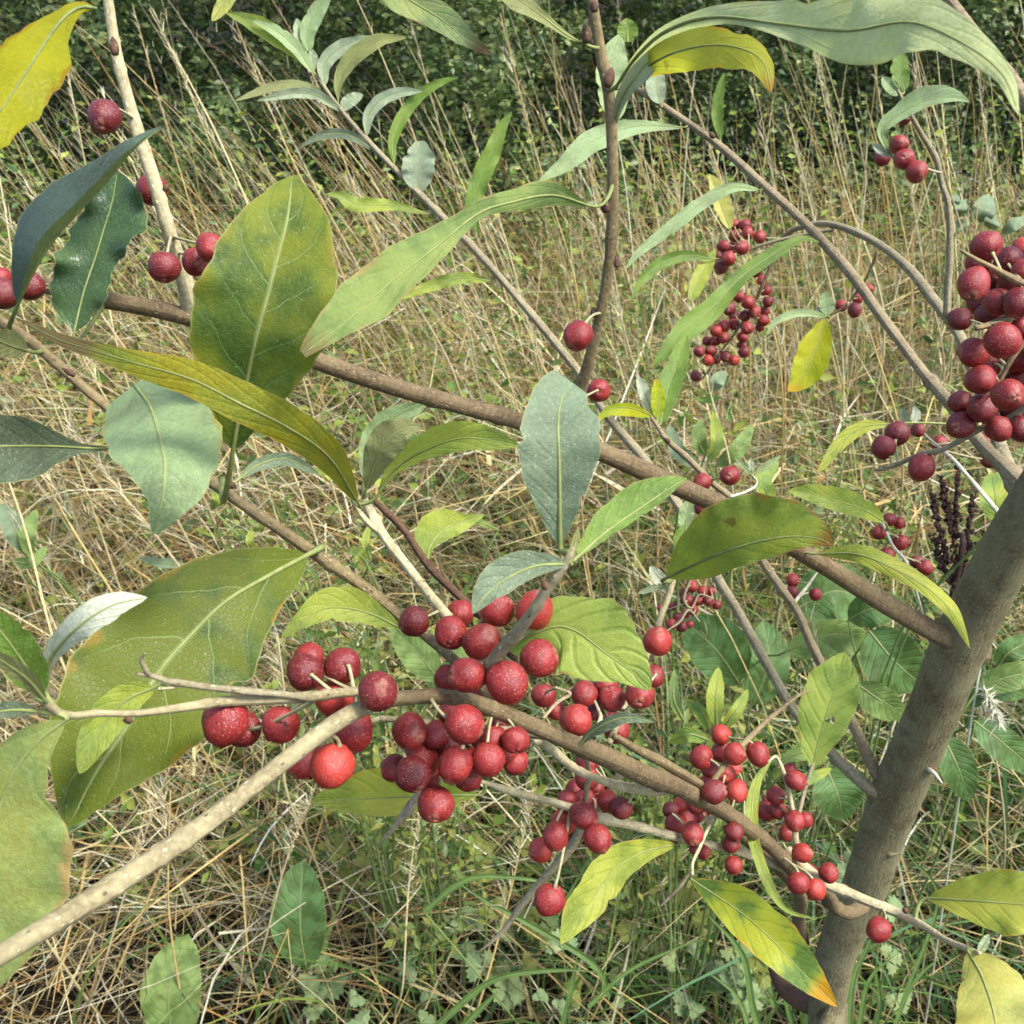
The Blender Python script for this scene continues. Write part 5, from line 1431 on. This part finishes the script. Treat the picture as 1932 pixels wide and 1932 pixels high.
m_but = LM(top=(50, 74, 20), under=(136, 152, 96), patch=(130, 146, 62), pamt=.5, vein=(140, 156, 90), vs_=.3, spk=0, trans=.35, npair=5, spots=0)
m_but2 = LM(top=(78, 84, 20), under=(120, 124, 56), patch=(120, 118, 36), pamt=.5, vein=(150, 150, 80), vs_=.3, spk=0, trans=.4, npair=5, spots=.1)
m_but3 = LM(top=(40, 64, 18), under=(126, 146, 96), vein=(120, 146, 84), vs_=.3, spk=0, trans=.35, npair=5, spots=0)
LOB = []
for s, mm in enumerate([m_but, m_but2, m_but3, m_but]):
    me = lobed_mesh(s)
    me.materials.append(mm)
    LOB.append(me)
bl = ["low plant with green lobed leaves at the foot of the straw", "low plant with yellowing lobed leaves at the foot of the straw"]
for k, (xp, yp, d, ty, nl) in enumerate([(1395, 1830, .98, 0, 6), (1330, 1880, 1.0, 2, 6), (1470, 1880, .98, 2, 5), (1235, 1705, 1.05, 1, 4), (1020, 1810, 1.05, 1, 5), (1090, 1910, 1.0, 2, 5), (870, 1830, 1.08, 2, 5), (730, 1900, 1.05, 2, 5), (900, 1650, 1.1, 1, 5), (760, 1570, 1.1, 1, 5), (700, 1640, 1.15, 1, 4), (1000, 1700, 1.12, 0, 4), (1180, 1800, 1.1, 0, 5), (1420, 1760, 1.0, 1, 4), (960, 1880, 1.08, 0, 5), (620, 1860, 1.08, 0, 4), (1700, 1850, .98, 0, 4), (1640, 1620, 1.0, 2, 4), (1680, 1520, 1.05, 2, 3)]):
    c = at(xp, yp, d + .05)
    foot = Vector((c.x, c.y + .02, float(hgt(c.x, c.y))))
    r = empty("lobed_leaf_plant", foot, bl[1] if ty == 1 else bl[0], "plant", "yellowing lobed-leaf plants" if ty == 1 else "green lobed-leaf plants")
    for j in range(nl):
        p = c + Vector((RNG.normal(0, .03), RNG.normal(0, .03), RNG.normal(0, .025)))
        o = bpy.data.objects.new("leaf", LOB[ty if j else (ty + 0) % 4])
        COL.objects.link(o)
        nrm_ = (Vector((RNG.normal(0, .4), -.55 + RNG.normal(0, .3), 1.0))).normalized()
        s = RNG.uniform(.012, .026)
        o.matrix_basis = Matrix.Translation(p) @ nrm_.to_track_quat('Z', 'Y').to_matrix().to_4x4() @ Matrix.Rotation(RNG.random() * 6.28, 4, 'Z') @ Matrix.Scale(s, 4)
        setparent(o, r)
        branch([('w', foot, .0012), ('w', foot.lerp(p, .6) + Vector((0, 0, .02)), .001), ('w', p, .0007)], M_GSTEM, "leaf_stem", n=8, sides=5, samp=False, parent=r)

# ---- frilly leafy weeds, each a plant of its own
FRILL = np.array([lin(*c) for c in [(118, 134, 56), (138, 146, 64), (98, 120, 50), (150, 150, 70), (108, 128, 68)]])
for (xw, yw, dw, rw, hw, nw, lab_) in [
        (790, 1640, 1.08, .09, .12, 240, "frilly yellow-green weed in the straw under the lowest left berry"),
        (700, 1240, 1.0, .07, .16, 420, "pale green frilly weed between the two main berry clusters"),
        (760, 1400, 1.02, .06, .10, 300, "bright green weed showing through behind the centre berries"),
        (1300, 1400, 1.0, .09, .14, 460, "leafy green weed behind the right-hand berry clusters"),
        (1560, 900, 1.35, .14, .22, 520, "low leafy weed in the straw beyond the olive-green leaf"),
        (1180, 1560, 1.05, .09, .12, 240, "dark green leafy weed under the pale twig"),
        (560, 1080, 1.2, .12, .2, 420, "light green weed in the straw behind the largest leaf"),
        (1230, 640, 1.7, .16, .28, 520, "tall yellow-green weed in the straw beside the upright stem"),
        (900, 660, 1.9, .2, .3, 560, "loose green weed in the straw above the crossing branch")]:
    c = at(xw, yw, dw)
    gz = float(hgt(c.x, c.y))
    wv = empty("leafy_weed", (c.x, c.y, gz), lab_, "weed")
    pp, ss = [], []
    nst = 9
    for k in range(nst):
        a = RNG.random() * 6.28
        rr_ = rw * math.sqrt(RNG.random())
        tip_ = c + Vector((math.cos(a) * rr_, math.sin(a) * rr_, hw * RNG.uniform(-.3, .7)))
        ft = Vector((c.x + RNG.normal(0, .02), c.y + RNG.normal(0, .02), gz - .01))
        mid_ = ft.lerp(tip_, .6) + Vector((RNG.normal(0, .02), RNG.normal(0, .02), .02))
        branch([('w', ft, .0014), ('w', mid_, .0011), ('w', tip_, .0005)], M_GSTEM, "stem", n=10, sides=5, samp=False, parent=wv)
        m_ = nw // nst
        t_ = RNG.uniform(0, 1, m_) ** .7
        pp.append(np.array(mid_) * (1 - t_[:, None]) + np.array(tip_) * t_[:, None] + RNG.normal(0, .011, (m_, 3)))
        ss.append(RNG.uniform(.006, .019, m_))
    pp, ss = np.vstack(pp), np.concatenate(ss)
    V, F, C = leaflets(pp, ss, pick(FRILL, len(pp), .15), .8, .45)
    tag(mesh_obj("foliage", V, F, M_GRN, wv, col=C, smooth=False), kind="stuff")

# ---- dark brown dock seed head
M_SEED = plain("dock_seed", (36, 25, 20), (58, 38, 30), 300, .8)
dd_ = .95
ftd = at(1795, 1130, dd_)
dock = empty("dock_plant", (ftd.x, ftd.y + .02, float(hgt(ftd.x, ftd.y))), "dark brown dried seed spike standing beside the trunk", "plant")
dk = Vector(dock.location)
branch([('w', dk, .004), ('w', ftd, .003), ('w', at(1800, 1000, dd_), .0024), ('w', at(1808, 880, dd_), .001)], M_SEED, "stem", n=20, sides=7, samp=False, parent=dock)
for (a, bq, c_) in [((1798, 1130), (1802, 1000), (1808, 872)), ((1790, 1060), (1772, 1000), (1760, 930)), ((1796, 1100), (1775, 1060), (1762, 1010)), ((1800, 1080), (1822, 1020), (1836, 940)), ((1798, 1130), (1815, 1080), (1832, 1020)), ((1795, 1000), (1784, 950), (1778, 905))]:
    cv = catmull([(*a, 0), (*bq, 0), (*c_, 0)], 34)
    V, F = [], []
    for i, rr_ in enumerate(cv):
        for j in range(3):
            p = at(rr_[0] + RNG.normal(0, 3.2), rr_[1] + RNG.normal(0, 4), dd_ + RNG.normal(0, .004))
            s = RNG.uniform(.0014, .0028)
            o0 = len(V)
            for dv in ((1, 0, 0), (-1, 0, 0), (0, 1, 0), (0, -1, 0), (0, 0, 1.3), (0, 0, -1.3)):
                V.append(np.array(p) + np.array(dv) * s)
            F += [[o0 + i_ for i_ in f] for f in ((0, 2, 4), (2, 1, 4), (1, 3, 4), (3, 0, 4), (2, 0, 5), (1, 2, 5), (3, 1, 5), (0, 3, 5))]
    tag(mesh_obj("seed_spike", np.array(V), F, M_SEED, dock, smooth=False), kind="stuff")

# ---- bristly pale grass head right of the trunk
hd = at(1880, 1335, .88)
M_BRIS = plain("bristle", (196, 194, 160), (214, 210, 184), 200, .7, .2)
bg_ = empty("bristle_grass", (hd.x + .05, hd.y + .02, float(hgt(hd.x, hd.y))), "pale bristly grass head drooping right of the trunk", "grass")
cv = catmull([(*at(1858, 1300, .88), .0), (*at(1872, 1325, .88), .0), (*at(1886, 1360, .88), .0)], 14)
branch([('w', Vector(bg_.location), .0012), ('w', at(1840, 1310, .885), .001), ('w', at(1850, 1292, .88), .0009), ('w', at(1872, 1325, .88), .0008), ('w', at(1886, 1362, .88), .0004)], M_BRIS, "stem", n=24, sides=6, samp=False, parent=bg_)
V, F = [], []
for i in range(170):
    p = Vector(cv[RNG.integers(0, 14)][:3])
    e = p + Vector(RNG.normal(0, .0065, 3)) + Vector((0, 0, -.005))
    sdv = Vector(RNG.normal(0, .0006, 3))
    o0 = len(V)
    V += [p - sdv, p + sdv, e]
    F.append([o0, o0 + 1, o0 + 2])
tag(mesh_obj("bristles", np.array([tuple(v) for v in V]), F, M_BRIS, bg_, smooth=False), kind="stuff")

# ---- tufts of broad green grass, blade by blade
m_blade = LM(top=(80, 108, 50), under=(92, 116, 58), vein=(136, 160, 108), vs_=.2, spk=0, trans=.35, npair=1, spots=0)
for lab_, d, blades in [
    ("tuft of broad green grass blades arching over the straw below the hanging berry", .95, [([(1110, 1900), (1190, 1830), (1300, 1780), (1330, 1775)], 9), ([(820, 1940), (930, 1850), (1060, 1830), (1140, 1836)], 13), ([(1150, 1880), (1120, 1820), (1010, 1750), (900, 1690), (850, 1650)], 12), ([(800, 1720), (880, 1660), (960, 1655), (1040, 1668), (1080, 1690)], 11), ([(870, 1940), (905, 1905), (940, 1870)], 14), ([(1060, 1940), (1075, 1880), (1090, 1800)], 11)]),
    ("tuft of green grass blades left of the trunk foot under the orange-tipped leaf", .97, [([(1440, 1960), (1420, 1900), (1400, 1800), (1330, 1720)], 14), ([(1460, 1900), (1440, 1790), (1400, 1700)], 10), ([(1500, 1960), (1480, 1860), (1500, 1780)], 9), ([(1420, 1960), (1390, 1880), (1330, 1830)], 9)]),
    ("tuft of green grass blades right of the trunk foot", .96, [([(1600, 1960), (1610, 1850), (1640, 1780), (1652, 1735)], 13), ([(1620, 1940), (1640, 1850), (1690, 1800)], 10), ([(1700, 1900), (1770, 1700), (1720, 1620), (1690, 1560)], 9), ([(1680, 1960), (1720, 1860), (1780, 1800)], 9), ([(1640, 1960), (1660, 1900), (1650, 1820)], 10)])]:
    c = at(*blades[0][0][0], d)
    foot = Vector((c.x, c.y + .05, float(hgt(c.x, c.y))))
    tf = empty("grass_tuft", foot, lab_, "grass")
    for k, (pts, wd) in enumerate(blades):
        dk_ = d + .02 * (k % 3)
        leaf(pts, [wd / 2, wd / 2, wd * .42, wd * .3, 0], [wd / 2, wd / 2, wd * .42, wd * .3, 0], dk_, m_blade, 'top', attach=False, NV=22, ribr=.0003, ruf=.05, name="blade", parent=tf, fold=-.4)
        p0 = at(*pts[0], dk_)
        branch([('w', foot + Vector((RNG.normal(0, .01), RNG.normal(0, .01), 0)), .0009), ('w', foot.lerp(p0, .5) + Vector((0, .01, 0)), .0009), ('w', p0, .0009)], M_GSTEM, "sheath", n=10, sides=6, samp=False, parent=tf)
